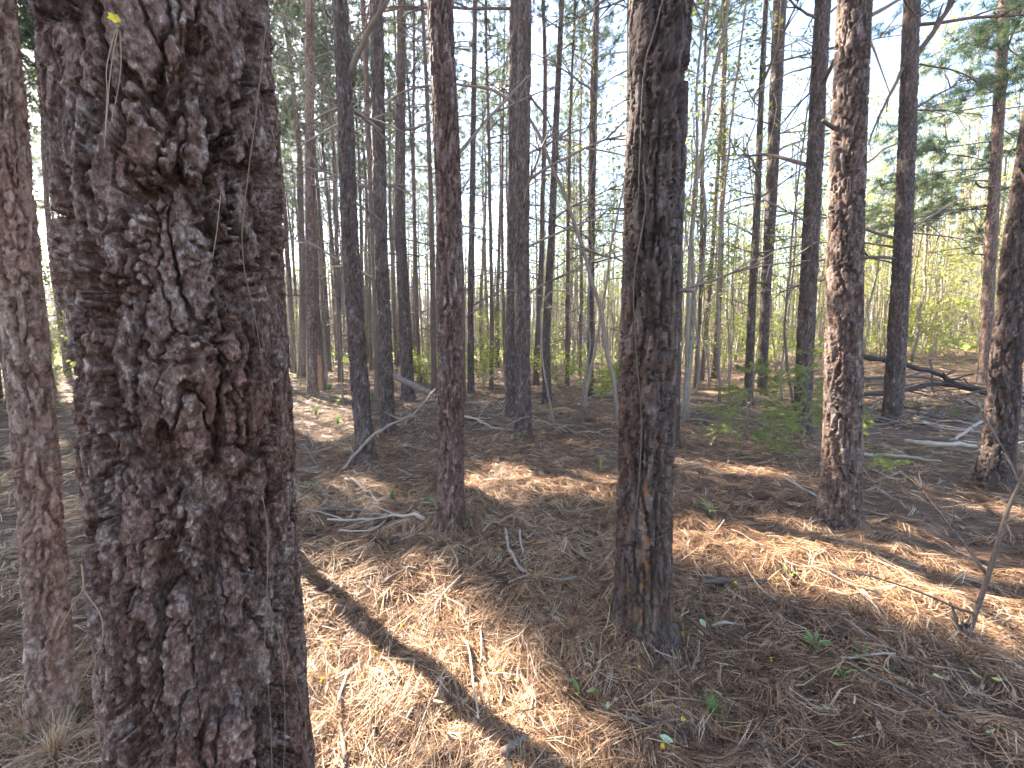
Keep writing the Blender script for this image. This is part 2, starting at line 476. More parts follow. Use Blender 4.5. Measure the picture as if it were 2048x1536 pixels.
# ------------------------------------------------------------------ bark
def bark(P, s, seed, rough=1.0, zs=0.36):
    """height 0..1 and tone 0..1 of plated pine bark at points P (metres)"""
    P = np.asarray(P, np.float32) + np.float32(seed * 3.71)
    q0 = P * np.array([1, 1, zs], np.float32) / s
    w1 = np.stack([noise(q0 * 0.8, 1), noise(q0 * 0.8, 2), noise(q0 * 0.8, 3)], -1)
    w2 = np.stack([noise(q0 * 3.1, 4), noise(q0 * 3.1, 5), noise(q0 * 3.1, 6)], -1)
    w3 = np.stack([noise(q0 * 9.5, 7), noise(q0 * 9.5, 8), noise(q0 * 9.5, 9)], -1)
    q = q0 + 0.40 * w1 + 0.13 * w2 + 0.05 * w3
    f1, f2, hid, off, _ = voronoi(q)
    e = f2 - f1
    plate = 0.72 + 0.28 * sstep(0.0, 0.07, e)
    qf = np.column_stack([q[:, 0] * 1.0, q[:, 1] * 1.0, q[:, 2] * 0.30]).astype(np.float32)
    wid = 0.10 + 0.28 * np.clip(noise(qf * 0.45, 31) + 0.15, 0, 1)
    fiss = sstep(0.25, 0.95, np.abs(noise(qf, 11)) / wid)
    qg = np.column_stack([q[:, 0] * 0.95, q[:, 1] * 0.95, q[:, 2] * 0.6]).astype(np.float32)
    fiss = fiss * (0.5 + 0.5 * sstep(0.2, 1.0, np.abs(noise(qg, 43)) / (0.5 * wid)))
    # torn sheets lying on one another: each has a ragged, sharp edge
    sheets = np.zeros(len(P), np.float32); tn = np.zeros(len(P), np.float32)
    for k in range(7):
        fx = (0.7, 0.95, 1.2, 1.5, 1.9, 2.6, 3.6)[k]
        nk = noise(q * np.array([fx, fx, fx * 0.85], np.float32), 51 + 3 * k) + 0.10 * noise(q0 * 6.0, 80 + k)
        thr = (-0.25, -0.12, -0.05, 0.0, 0.05, 0.05, 0.08)[k]
        S = sstep(thr, thr + 0.05 * fx ** 0.5, nk)
        amp = (0.20, 0.17, 0.14, 0.12, 0.11, 0.09, 0.06)[k]
        sheets = sheets + S * amp * (0.75 + 0.9 * np.clip(nk - thr, 0, 0.5))      # sheets swell a little away from the edge
        tn = tn + (nk > thr + 0.02) * ((0.31, 0.57, 0.83, 0.27, 0.69, 0.41, 0.77)[k])
    k1, k2, kid, ko, kk = voronoi(q * np.array([5.0, 5.0, 4.2], np.float32) + 0.9 * w2 + 3.1)
    chips = kid * 0.5 + 0.5 * ko[:, 2] + ((JIT[kk] - 0.5) * ko).sum(-1)
    fine = fbm(q0 * 11.0, 3, 17)
    top = 0.36 + 0.10 * hid + 0.62 * sheets + 0.11 * chips
    h = fiss * plate * top + 0.085 * rough * fine
    tone = np.clip(0.10 + 0.52 * (tn % 1.0) + 0.15 * hid + 0.20 * kid + 0.40 * fbm(q0 * 0.4, 2, 23), 0, 1)
    return h, tone

def bark_plates(P, s, seed, zs=0.28):
    """old plated bark: long flat plates, stepped flakes, deep furrows"""
    P = np.asarray(P, np.float32) + np.float32(seed * 3.71)
    q0 = P * np.array([1, 1, zs], np.float32) / s
    iso = P / s
    w1 = np.stack([noise(q0 * 0.7, 1), noise(q0 * 0.7, 2), noise(q0 * 0.7, 3)], -1)
    w2 = np.stack([noise(iso * 1.6, 4), noise(iso * 1.6, 5), noise(iso * 1.6, 6) * zs * 1.6], -1)
    w3 = np.stack([noise(iso * 5.0, 7), noise(iso * 5.0, 8), noise(iso * 5.0, 9) * zs * 1.8], -1)
    q = q0 + 0.25 * w1 + 0.16 * w2 + 0.10 * w3
    f1, f2, hid, off, _ = voronoi(q)
    plate = 0.70 + 0.30 * sstep(0.015, 0.045, f2 - f1)
    qv = q0 + 0.16 * w1 + 0.13 * w2 + 0.08 * w3
    qf = np.column_stack([qv[:, 0] * 0.95, qv[:, 1] * 0.95, qv[:, 2] * 0.62]).astype(np.float32)
    wid = 0.125 + 0.24 * np.clip(noise(qf * 0.6, 31) + 0.05, 0, 1)
    fiss = sstep(0.55, 0.85, np.abs(noise(qf, 11)) / wid)
    fiss = fiss * (0.45 + 0.55 * sstep(0.5, 0.9, np.abs(noise(qf * 1.25, 37)) / 0.08))
    t = (fbm(q * 0.9, 3, 13) + 0.5) * 6 + hid * 4
    lay = np.floor(t) + sstep(0.0, 0.07, t - np.floor(t))
    g1, g2, gid, go, gk = voronoi(q * np.array([1.9, 1.9, 2.3], np.float32) + 0.15 * w3 + 7.3)
    k1, k2, kid, ko, kk = voronoi(q * np.array([4.6, 4.6, 5.2], np.float32) + 0.3 * w3 + 3.1)
    m1, m2, mid_, mo, mk = voronoi(iso * np.array([8.0, 8.0, 6.0], np.float32) + 0.6 * w2)
    sc1 = gid + 0.55 * go[:, 2] + ((JIT[gk] - 0.5) * go).sum(-1) * 0.6
    sc2 = kid + 0.6 * ko[:, 2] + ((JIT[kk] - 0.5) * ko).sum(-1) * 0.8
    sc3 = mid_ + 0.5 * mo[:, 2]
    grit = fbm(iso * 9.0, 3, 17)
    top = 0.70 + 0.07 * hid + 0.020 * lay + 0.060 * sc1 + 0.045 * sc2 + 0.022 * sc3
    h = fiss * plate * top + 0.030 * grit
    tone = np.clip(0.06 + 0.20 * hid + 0.24 * gid + 0.26 * kid + 0.20 * mid_ + 0.35 * fbm(q0 * 0.4, 2, 23), 0, 1)
    return h, tone

class Axis:
    """trunk centre line through 3D points, extended upward"""
    def __init__(s, pts, r_base, r_top_seen, ztop, flare=0.25):
        P = np.asarray(pts, float)
        P = P[np.argsort(P[:, 2])]
        d = (P[-1] - P[0]); d = d / d[2]
        d[:2] *= 0.6
        low = P[0] - (P[1] - P[0]) / (P[1][2] - P[0][2]) * 0.3
        seen = P[-1][2]
        P = np.vstack([low, P, P[-1] + d * max(0.5, (ztop - P[-1][2]) * 0.5), P[-1] + d * max(1.0, ztop - P[-1][2])])
        s.P = P; s.z0 = pts[0][2]; s.rb = r_base; s.rs = r_top_seen; s.seen = seen; s.ztop = P[-1][2]; s.flare = flare
        zz = np.linspace(P[0][2], P[-1][2], 400)
        s.zz = zz
        k = np.ones(25) / 25
        s.xx = s._smooth(np.interp(zz, P[:, 2], P[:, 0]), k); s.yy = s._smooth(np.interp(zz, P[:, 2], P[:, 1]), k)
    @staticmethod
    def _smooth(a, k):
        e = np.concatenate([2 * a[0] - a[1:13][::-1], a, 2 * a[-1] - a[-13:-1][::-1]])
        return np.convolve(e, k, 'valid')
    def at(s, z):
        return np.stack([np.interp(z, s.zz, s.xx), np.interp(z, s.zz, s.yy), np.asarray(z, float)], -1)
    def r(s, z):
        z = np.asarray(z, float)
        a = np.clip((z - s.z0) / (s.seen - s.z0), 0, 1)
        r = s.rb + (s.rs - s.rb) * a
        b = np.clip((z - s.seen) / max(s.ztop - s.seen, 0.1), 0, 1)
        r = r * (1 - 0.75 * b)
        return r * (1 + s.flare * np.exp(-np.maximum(z - s.z0, -0.1) / 0.13))

def trunk_mesh(ax, nth, nz, zvis, s, D, seed, mat, stain=None, knots=(), theta=None, name='trunk', zs=0.36, plated=False):
    lo, hi = zvis
    zl = [np.linspace(ax.P[0][2], lo, max(4, int((lo - ax.P[0][2]) / 0.08)))[:-1]] if lo > ax.P[0][2] + 0.05 else []
    zl.append(np.linspace(max(lo, ax.P[0][2]), hi, nz))
    zl.append(np.linspace(hi, ax.ztop, max(4, int((ax.ztop - hi) / 0.5)))[1:])
    z = np.concatenate(zl)
    th = np.arange(nth) / nth * 2 * math.pi if theta is None else theta
    nth = len(th)
    C = ax.at(z); R = ax.r(z)
    ct, st = np.cos(th), np.sin(th)
    N = np.stack([np.broadcast_to(ct, (len(z), nth)), np.broadcast_to(st, (len(z), nth))], -1)
    rm = float(ax.r(0.5 * (lo + hi)))
    pn = np.concatenate([N * (0.5 * rm + 0.5 * R)[:, None, None], np.broadcast_to(z[:, None, None], (len(z), nth, 1))], -1).reshape(-1, 3)
    h, tone = bark_plates(pn, s, seed, zs) if plated else bark(pn, s, seed, 1.0, zs)
    h = h.reshape(len(z), nth)
    fade = 1 - 0.6 * sstep(hi, hi + 3, z)
    disp = (h - (0.78 if plated else 0.60)) * D * fade[:, None]
    disp = disp + (0.03 if plated else 0.05) * rm * noise(pn * np.array([1, 1, .6]) / (rm * 1.3), seed).reshape(len(z), nth)
    for (kz, kth, rad, amp) in knots:
        dth = (th - kth + math.pi) % (2 * math.pi) - math.pi
        rho = np.hypot((z[:, None] - kz) * 0.85, dth[None] * rm) / rad
        disp = disp + amp * (np.exp(-((rho - 1) / 0.45) ** 2) - 1.5 * np.exp(-(rho / 0.55) ** 2))
    V = np.concatenate([C[:, None, :2] + N * (R[:, None] + disp)[..., None], np.broadcast_to(z[:, None, None], (len(z), nth, 1))], -1)
    n = len(z)
    i = np.arange(n - 1)[:, None] * nth; j = np.arange(nth)[None]; j2 = (j + 1) % nth
    q = np.stack([i + j, i + j2, i + nth + j2, i + nth + j], -1).reshape(-1, 4)
    resin = np.zeros(n * nth); moss = np.zeros(n * nth)
    if stain is not None:
        resin, moss = stain(np.repeat(z, nth), np.tile(th, n), pn, h.ravel())
    return make_mesh(name, V.reshape(-1, 3) - np.append(ax.at(ax.z0)[:2], ax.z0), q, None, True,
                     {'tone': tone, 'resin': resin, 'moss': moss}, mat)

# ------------------------------------------------------------------ crowns
def needle_clump(n, L, w, r):
    """one tuft: thin triangles around a twig pointing +Z"""
    th = r.uniform(0, 2 * math.pi, n); el = r.uniform(0.35, 1.35, n)
    d = np.stack([np.sin(el) * np.cos(th), np.sin(el) * np.sin(th), np.cos(el)], -1)
    b = np.column_stack([np.zeros((n, 2)), r.uniform(-0.12, 0.06, n)])
    ll = L * r.uniform(0.7, 1.15, n)
    s = np.cross(d, r.normal(size=(n, 3))); s /= np.linalg.norm(s, axis=1)[:, None]
    tip = b + d * ll[:, None]; tip[:, 2] -= 0.18 * ll
    return np.stack([b - s * w / 2, b + s * w / 2, tip], 1).reshape(-1, 3)

CL = [needle_clump(54, 0.22, 0.0095, np.random.default_rng(60 + k)) for k in range(4)]

CLD = [needle_clump(13, 0.24, 0.034, np.random.default_rng(80 + k)) for k in range(4)]

def rot_to(D):
    """rotation matrices taking +Z to rows of D with random roll"""
    n = len(D)
    Z = D / np.linalg.norm(D, axis=1)[:, None]
    X = np.cross(Z, rng.normal(size=(n, 3))); X /= np.linalg.norm(X, axis=1)[:, None]
    Y = np.cross(Z, X)
    return np.stack([X, Y, Z], -1)

def crown_plan(seed, h=7.5, rad=2.0, nb=30, per=11):
    """boughs (polylines) and clump positions, local to the crown base on the trunk axis"""
    r = np.random.default_rng(seed)
    boughs, cp, cd = [], [], []
    for k in range(nb):
        t = (k + r.random()) / nb
        z = h * t
        L = rad * (0.35 + 0.65 * math.sin(math.pi * min(1, 0.22 + 0.78 * t) ** 0.9)) * r.uniform(0.7, 1.15) * (1.0 if t < 0.9 else 0.6)
        a = k * 2.4 + r.normal(0, 0.4)
        up = 0.15 + 0.75 * t + r.normal(0, 0.12)
        d = np.array([math.cos(a), math.sin(a), 0])
        n = 6
        u = np.linspace(0, 1, n)[:, None]
        P = np.array([0, 0, z]) + d * L * u + np.array([0, 0, 1]) * (up * L * u - 0.25 * L * u ** 2) + r.normal(0, 0.05, (n, 3)) * u
        boughs.append((P, L))
        for c in range(per):
            uu = 1 - 0.72 * r.random() ** 1.2
            p = np.array([np.interp(uu, u[:, 0], P[:, i]) for i in range(3)])
            off = r.normal(0, 1, 3) * np.array([0.22, 0.22, 0.12]) * (0.5 + 0.5 * L)
            cp.append(p + off); cd.append(d * 0.7 + np.array([0, 0, 0.55]) + r.normal(0, 0.35, 3))
    return boughs, np.array(cp), np.array(cd)

def crown_mesh(plan, keep=None, name='crown', tufts=None):
    tufts = tufts or CL
    boughs, cp, cd = plan
    mb = MB()
    if keep is not None:
        cp, cd = cp[keep], cd[keep]
    if len(cp):
        R = rot_to(cd)
        for k in range(4):
            idx = np.arange(k, len(cp), 4)
            if not len(idx): continue
            V = np.einsum('nij,vj->nvi', R[idx], tufts[k]) + cp[idx][:, None]
            m = V.shape[1]
            t = (np.arange(len(idx))[:, None] * m + np.arange(m)[None]).reshape(-1, 3)
            mb.add(V.reshape(-1, 3), None, t, np.repeat(rng.random(len(idx)), m))
    me = mb.mesh(name, M_NEEDLE, smooth=False)
    return me

def bough_mesh(plan, rb=0.022):
    mb = MB()
    for P, L in plan[0]:
        tube(mb, P, np.linspace(rb, rb * 0.3, len(P)), 4, rng.random() * 0.5)
    return mb.mesh('boughs', M_TWIG)

PLANS_D = [crown_plan(150 + k, 7.5 + 0.5 * k, 2.4, 34, 25) for k in range(4)]  # denser, wider crowns, shaped to shade the near ground
PLANS = [crown_plan(100 + k, 7.0 + 0.6 * k, 1.9 + 0.15 * (k % 3)) for k in range(4)]
CROWNS = [crown_mesh(p) for p in PLANS]
BOUGHS = [bough_mesh(p) for p in PLANS]

# ---- where the photograph shows sun on the ground and on trunks: no crown stands in those rays
def px_poly(pts):
    return np.array([on_ground(*p)[:2] for p in pts])
LIT = [px_poly(p) for p in (
    [(560, 1130), (700, 1135), (830, 1150), (950, 1210), (1010, 1290), (1120, 1390), (1190, 1480), (1240, 1560), (560, 1560)],
    [(1330, 1045), (1450, 1058), (1650, 1075), (1800, 1112), (2060, 1180), (2060, 1295), (1900, 1250), (1700, 1190), (1500, 1140), (1370, 1100)],
    [(925, 985), (980, 925), (1045, 950), (1130, 955), (1235, 945), (1235, 1005), (1000, 1000)],
    [(640, 960), (720, 950), (800, 1010), (760, 1030)],
    [(1340, 935), (1480, 925), (1600, 960), (1500, 955), (1400, 950)],
    [(590, 795), (700, 790), (720, 870), (600, 880)],
    [(1900, 1005), (2048, 1000), (2060, 1030), (1950, 1020)],
)]
def inside(poly, x, y):
    r = np.zeros(len(x), bool)
    n = len(poly)
    for i in range(n):
        (x1, y1), (x2, y2) = poly[i], poly[(i + 1) % n]
        c = ((y1 > y) != (y2 > y)) & (x < (x2 - x1) * (y - y1) / (y2 - y1 + 1e-12) + x1)
        r ^= c
    return r
LIT_TRUNKS = []   # (x, y, zmin, zmax, probability of clearing)

def blocks_light(P, r):
    """clumps whose shadow falls on one of the sunlit patches"""
    t = P[:, 2] / SUN[2]
    gx = P[:, 0] - SUN[0] * t; gy = P[:, 1] - SUN[1] * t
    out = np.zeros(len(P), bool)
    for poly in LIT:
        for ox, oy in ((0, 0), (0.13, 0), (-0.13, 0), (0, 0.13), (0, -0.13)):
            out |= inside(poly, gx + ox, gy + oy)
    out &= r.random(len(P)) < 0.97
    hd = SUN[:2] / np.hypot(*SUN[:2])
    for (tx, ty, z0, z1, pr) in LIT_TRUNKS:
        rel = np.column_stack([P[:, 0] - tx, P[:, 1] - ty])
        along = rel @ hd
        side = np.abs(rel[:, 0] * hd[1] - rel[:, 1] * hd[0])
        zh = P[:, 2] - along * math.tan(SUN_EL)
        out |= (side < 0.32) & (zh > z0) & (zh < z1) & (along > 0) & (r.random(len(P)) < pr)
    return out

def shadow_near(x, y, z):
    t = z / SUN[2]
    return x - SUN[0] * t, y - SUN[1] * t

UNIQUE_CROWNS = [0]
def add_crown(tree, base, rot, plan_i, scale, seed):
    """crown part at world position base; a crown that shades the near ground gets its own needles"""
    cx, cy = shadow_near(base[0], base[1], base[2] + 3.5 * scale)
    tl = np.array(tree.location)
    near = math.hypot(cx - 0.6, cy - 3.2) < 9.5
    if near:
        UNIQUE_CROWNS[0] += 1
        plan = PLANS_D[plan_i]
        c, s = math.cos(rot), math.sin(rot)
        M = np.array([[c, -s, 0], [s, c, 0], [0, 0, 1]])
        wp = (plan[1] @ M.T) * scale + base
        keep = ~blocks_light(wp, np.random.default_rng(seed))
        me = crown_mesh(plan, keep, 'crown', CLD)
    else:
        me = CROWNS[plan_i]
    if me is not None:
        o = link('crown', me, tree, tuple(np.asarray(base) - tl)); o.rotation_euler = (0, 0, rot); o.scale = (scale,) * 3
    o = link('boughs', BOUGHS[plan_i], tree, tuple(np.asarray(base) - tl)); o.rotation_euler = (0, 0, rot); o.scale = (scale,) * 3
    o['kind'] = 'stuff'

# ------------------------------------------------------------------ dead branches
def branch_lines(start, d, L, r0, r, droop=0.15, forks=3, wig=0.06):
    """polyline with side twigs -> list of (P, R)"""
    n = 8
    u = np.linspace(0, 1, n)[:, None]
    d = np.asarray(d, float); d /= np.linalg.norm(d)
    P = np.asarray(start) + d * L * u + np.array([0, 0, -droop * L]) * u ** 2 + np.cumsum(r.normal(0, wig * L / n, (n, 3)), 0)
    out = [(P, np.linspace(r0, r0 * 0.25, n))]
    for k in range(forks):
        i = r.integers(2, n - 1)
        dd = d + r.normal(0, 0.55, 3); dd /= np.linalg.norm(dd)
        l2 = L * r.uniform(0.25, 0.5) * (1 - i / n + 0.3)
        m = 5; uu = np.linspace(0, 1, m)[:, None]
        Q = P[i] + dd * l2 * uu + np.array([0, 0, -droop * l2]) * uu ** 2 + np.cumsum(r.normal(0, wig * l2 / m, (m, 3)), 0) * uu
        out.append((Q, np.linspace(r0 * 0.55, r0 * 0.15, m)))
    return out

def add_branch(tree, lines, mat=None, tone=0.4, k=5, name='branch'):
    mb = MB()
    for P, R in lines:
        tube(mb, P, R, k, tone)
    return link(name, mb.mesh(name, mat or M_TWIG, tuple(tree.location)), tree)

# ------------------------------------------------------------------ the large pines, measured from the photograph
# name key: base pixel, centre-line pixels going up, pixel width low / high, around, rows, material, label
HERO = []
def hero(base, path, w0, w1, nth, nz, mat, label, s=0.05, D=0.02, depth=None, ztop=18.5, stain=None, seed=0, nbranch=5, bz=(2.2, 9), crown=True, plan=0, group=None, flare=0.42, zs=0.36, plated=False):
    if depth is None:
        b = on_ground(*base)
    else:
        b = at_depth(base[0], base[1], depth); b[2] = float(ground_z(b[0], b[1]))
    y = b[1]
    pts = [b] + [at_depth(px, py, y) for px, py in path]
    pts[0][2] = b[2]
    def rad(px, w):
        th = math.atan((px - 1024) / F)
        return w * y * math.cos(th) / (2 * F)
    ax = Axis(pts, rad(base[0], w0), rad(path[-1][0], w1), ztop, flare)
    loc = ax.at(ax.z0)
    tree = thing('pine_tree', label, 'tree', loc, group)
    hi = min(pts[-1][2] + 0.15, 9.0)
    link('trunk', trunk_mesh(ax, nth, nz, (b[2] - 0.05, hi), s, D, seed + 1, mat, stain, zs=zs, plated=plated), tree)
    r = np.random.default_rng(500 + seed)
    for k in range(nbranch):
        z = r.uniform(*bz)
        if z > ax.ztop - 6: continue
        c = ax.at(z); a = r.uniform(0, 2 * math.pi)
        d = np.array([math.cos(a), math.sin(a), r.uniform(-0.1, 0.7)])
        L = r.uniform(0.5, 2.8)
        add_branch(tree, branch_lines(c + d * 0.6 * float(ax.r(z)) * np.array([1, 1, 0]), d, L, 0.008 + 0.010 * L, r, 0.15, 5), None, r.uniform(0.1, 0.6), 4)
    if crown:
        zc = 11.0
        add_crown(tree, ax.at(zc), r.uniform(0, 6.28), plan, r.uniform(0.95, 1.15), 900 + seed)
    HERO.append((tree, ax))
    return tree, ax

def stain_big(z, th, pn, h):
    # resin streak down the camera-facing side and moss around the foot
    face = math.radians(-104)
    d = (th - face + math.pi) % (2 * math.pi) - math.pi
    cx = 0.16 * noise(np.column_stack([z * 2.3, 0 * z, 0 * z]), 3) - 0.05
    w = 0.10 + 0.05 * noise(np.column_stack([z * 5, 0 * z, 0 * z]), 5)
    m = np.exp(-((d - cx) / w) ** 2) * sstep(0.05, 0.25, z) * (1 - sstep(0.75, 0.95, z))
    m = m * sstep(-0.25, 0.25, noise(pn * 22, 9)) * 0.7
    m = np.maximum(m, 0.08 * (1 - sstep(1.55, 1.85, z + 0.1 * noise(pn * 8, 2))) * sstep(-0.3, 0.2, noise(pn * 14, 4)))
    moss = (1 - sstep(0.05, 0.40, z)) * sstep(-0.15, 0.3, noise(pn * 9, 6)) * 0.22
    return m, moss

def stain_moss(z, th, pn, h):
    moss = (1 - sstep(0.0, 0.22, z)) * sstep(-0.15, 0.3, noise(pn * 11, 6)) * 0.55
    return np.zeros_like(z), moss

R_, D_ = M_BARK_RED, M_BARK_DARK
# small reddish pine beside the massive one
hero((108, 1452), [(82, 1000), (46, 600), (12, 300), (-8, 0)], 106, 84, 90, 420, M_BARK_SCALY, 'slim reddish scaly pine standing close behind the massive furrowed trunk', 0.030, 0.020, seed=1, zs=0.4, plated=True, nbranch=0, plan=1, stain=stain_moss)
# centre trunk with resin
T12 = hero((1284, 1258), [(1288, 1000), (1296, 700), (1305, 420), (1322, 0)], 112, 112, 116, 500, D_, 'dark pine with an orange resin streak and a snapped branch stub', 0.044, 0.038, seed=2, zs=0.22, plated=True, nbranch=0, stain=stain_big, plan=2)
T5 = hero((902, 1060), [(903, 800), (900, 480), (893, 250), (878, 0)], 54, 46, 76, 400, R_, 'straight reddish-brown pine with scattered twigs around its mossy foot', 0.036, 0.028, seed=3, zs=0.28, plated=True, nbranch=0, stain=stain_moss, plan=3)
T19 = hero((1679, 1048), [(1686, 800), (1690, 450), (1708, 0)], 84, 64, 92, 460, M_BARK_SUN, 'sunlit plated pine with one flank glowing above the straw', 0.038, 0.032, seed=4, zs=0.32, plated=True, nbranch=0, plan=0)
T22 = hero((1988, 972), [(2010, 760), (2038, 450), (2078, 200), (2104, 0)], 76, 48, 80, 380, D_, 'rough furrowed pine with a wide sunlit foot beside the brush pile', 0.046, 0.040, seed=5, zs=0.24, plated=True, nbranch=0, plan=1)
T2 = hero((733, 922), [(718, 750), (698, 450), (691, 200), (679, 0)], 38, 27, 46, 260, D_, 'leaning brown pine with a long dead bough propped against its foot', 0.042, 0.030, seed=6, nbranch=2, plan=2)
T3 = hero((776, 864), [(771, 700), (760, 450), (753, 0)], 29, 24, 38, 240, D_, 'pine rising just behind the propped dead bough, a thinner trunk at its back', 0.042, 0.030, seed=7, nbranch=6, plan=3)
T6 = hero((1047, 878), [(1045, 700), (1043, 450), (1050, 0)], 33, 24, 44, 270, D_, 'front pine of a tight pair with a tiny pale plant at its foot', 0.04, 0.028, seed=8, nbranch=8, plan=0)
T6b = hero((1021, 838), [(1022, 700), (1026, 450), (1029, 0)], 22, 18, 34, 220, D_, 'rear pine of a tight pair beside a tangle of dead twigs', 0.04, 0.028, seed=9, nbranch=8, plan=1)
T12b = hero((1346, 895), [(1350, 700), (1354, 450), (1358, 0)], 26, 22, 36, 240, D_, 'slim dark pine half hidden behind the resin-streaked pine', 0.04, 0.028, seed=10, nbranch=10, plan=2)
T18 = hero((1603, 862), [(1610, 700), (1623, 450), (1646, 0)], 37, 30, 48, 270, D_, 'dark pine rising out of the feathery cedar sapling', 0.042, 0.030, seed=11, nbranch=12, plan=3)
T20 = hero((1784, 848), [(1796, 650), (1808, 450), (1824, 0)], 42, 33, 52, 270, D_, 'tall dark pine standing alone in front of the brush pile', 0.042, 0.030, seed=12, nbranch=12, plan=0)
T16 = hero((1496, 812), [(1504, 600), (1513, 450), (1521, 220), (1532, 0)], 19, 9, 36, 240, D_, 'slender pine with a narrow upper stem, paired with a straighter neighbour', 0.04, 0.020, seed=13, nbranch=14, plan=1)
T17 = hero((1524, 790), [(1530, 600), (1540, 450), (1550, 220), (1560, 0)], 20, 26, 36, 240, D_, 'straight pine wrapped by a pale climbing vine', 0.04, 0.020, seed=14, nbranch=14, plan=2)
T4 = hero((817, 800), [(808, 600), (799, 450), (803, 0)], 26, 16, 36, 220, D_, 'knobbly pine above the slanting fallen log', 0.045, 0.024, seed=15, nbranch=4, plan=3)
hero((625, 793), [(622, 600), (620, 450), (619, 0)], 23, 15, 36, 220, R_, 'pale reddish pine beside a snag with stripped orange wood', 0.045, 0.013, seed=16, nbranch=3, plan=0)
hero((1095, 806), [(1091, 700), (1104, 450), (1112, 250), (1124, 0)], 18, 9, 32, 200, D_, 'slim crooked pine with knotty bends among green shrubs', 0.04, 0.012, seed=17, nbranch=6, plan=1)
hero((1181, 794), [(1180, 700), (1184, 450), (1189, 250), (1194, 0)], 12, 9, 28, 180, D_, 'slim forked pine among bent saplings and green shrubs', 0.04, 0.010, seed=18, nbranch=7, plan=2)
hero((942, 790), [(941, 600), (944, 450), (950, 0)], 14, 8, 28, 180, D_, 'thin pine beside a bright green shrub and dead white twigs', 0.04, 0.010, seed=19, nbranch=7, plan=3)
T21 = hero((1976, 700), [(1984, 450), (2000, 180), (2009, 0)], 27, 24, 40, 260, R_, 'pale sunlit pine with drooping green boughs behind the furrowed pine', 0.042, 0.014, depth=10.6, seed=20, nbranch=4, plan=0)
for tr, ax, z0, z1, pr in ((T19[0], T19[1], 0.1, 4.2, 0.85), (T22[0], T22[1], 0.1, 4.5, 0.8), (T21[0], T21[1], 1.0, 8, 0.8), (T5[0], T5[1], 2.2, 4.5, 0.6), (T12[0], T12[1], 2.0, 3.6, 0.5)):
    c = ax.at(ax.z0); LIT_TRUNKS.append((c[0], c[1], z0, z1, pr))

# hidden neighbour whose shadow crosses the sunlit straw
pa, pb = on_ground(640, 1185), on_ground(960, 1490)
dirs = -SUN[:2] / np.hypot(*SUN[:2])
p0 = on_ground(825, 1330)
hid = p0[:2] - dirs * 2.55
def add_plain_hero(xy, r0, label, seed, ztop=18.5, mat=None, plan=0, crown=True):
    b = np.array([xy[0], xy[1], float(ground_z(*xy))])
    pts = [b, b + np.array([0.0, 0.01, 2.0]), b + np.array([0.02, 0.02, 5.0])]
    ax = Axis(pts, r0, r0 * 0.85, ztop)
    tree = thing('pine_tree', label, 'tree', ax.at(ax.z0))
    link('trunk', trunk_mesh(ax, 40, 160, (b[2] - 0.05, 5.0), 0.042, 0.014, seed, mat or M_BARK_DARK), tree)
    if crown:
        add_crown(tree, ax.at(11.0), seed * 1.3, plan, 1.0, 700 + seed)
    return tree
add_plain_hero(hid, 0.056, 'pine hidden behind the massive trunk, its shadow crossing the sunlit straw', 31)

# ------------------------------------------------------------------ the massive trunk
def build_massive():
    d = 0.73
    pts = [at_depth(px, py, d) for px, py in ((446, 1536), (406, 1000), (386, 768), (364, 400), (332, 0))]
    slope = (pts[1] - pts[0]) / (pts[1][2] - pts[0][2])
    b = pts[0] - slope * (pts[0][2] - 0.0) * 0.9; b[2] = float(ground_z(b[0], b[1])); b[1] = d
    pts = [b] + pts
    ax = Axis(pts, 0.156, 0.146, 19, 0.5)
    tree = thing('pine_tree', 'massive pine trunk with deep black furrows and peeling mauve bark plates', 'tree', ax.at(ax.z0))
    c = ax.at(1.5); face = math.atan2(-c[1], -c[0])
    # finer around the side that can be seen
    t = np.linspace(-1, 1, 470)
    th = face + math.pi * (0.62 * t + 0.38 * t ** 5)
    th = th[:-1]
    def kn(px, py):
        r0 = ray(px, py); o = np.array([0, 0, CAMZ])
        # meet the cylinder
        C = ax.at(CAMZ + r0[2] * 0.6)[:2]
        A = r0[0] ** 2 + r0[1] ** 2; B = -2 * (r0[:2] @ C); Q = C @ C - 0.165 ** 2
        disc = B * B - 4 * A * Q
        tt = (-B - math.sqrt(max(disc, 0))) / (2 * A)
        p = o + r0 * tt
        return p[2], math.atan2(p[1] - C[1], p[0] - C[0])
    kn_ = [(*kn(378, 85), 0.021, 0.010), (*kn(492, 578), 0.026, 0.013), (*kn(262, 1195), 0.024, 0.010), (*kn(520, 1085), 0.022, 0.009)]
    me = trunk_mesh(ax, 0, 600, (0.66, 2.20), 0.056, 0.052, 47, M_BARK_HERO, None, kn_, th, zs=0.30, plated=True)
    link('trunk', me, tree)
    add_crown(tree, ax.at(11.5), 1.0, 1, 1.1, 741)
    return tree, ax
T0 = build_massive()

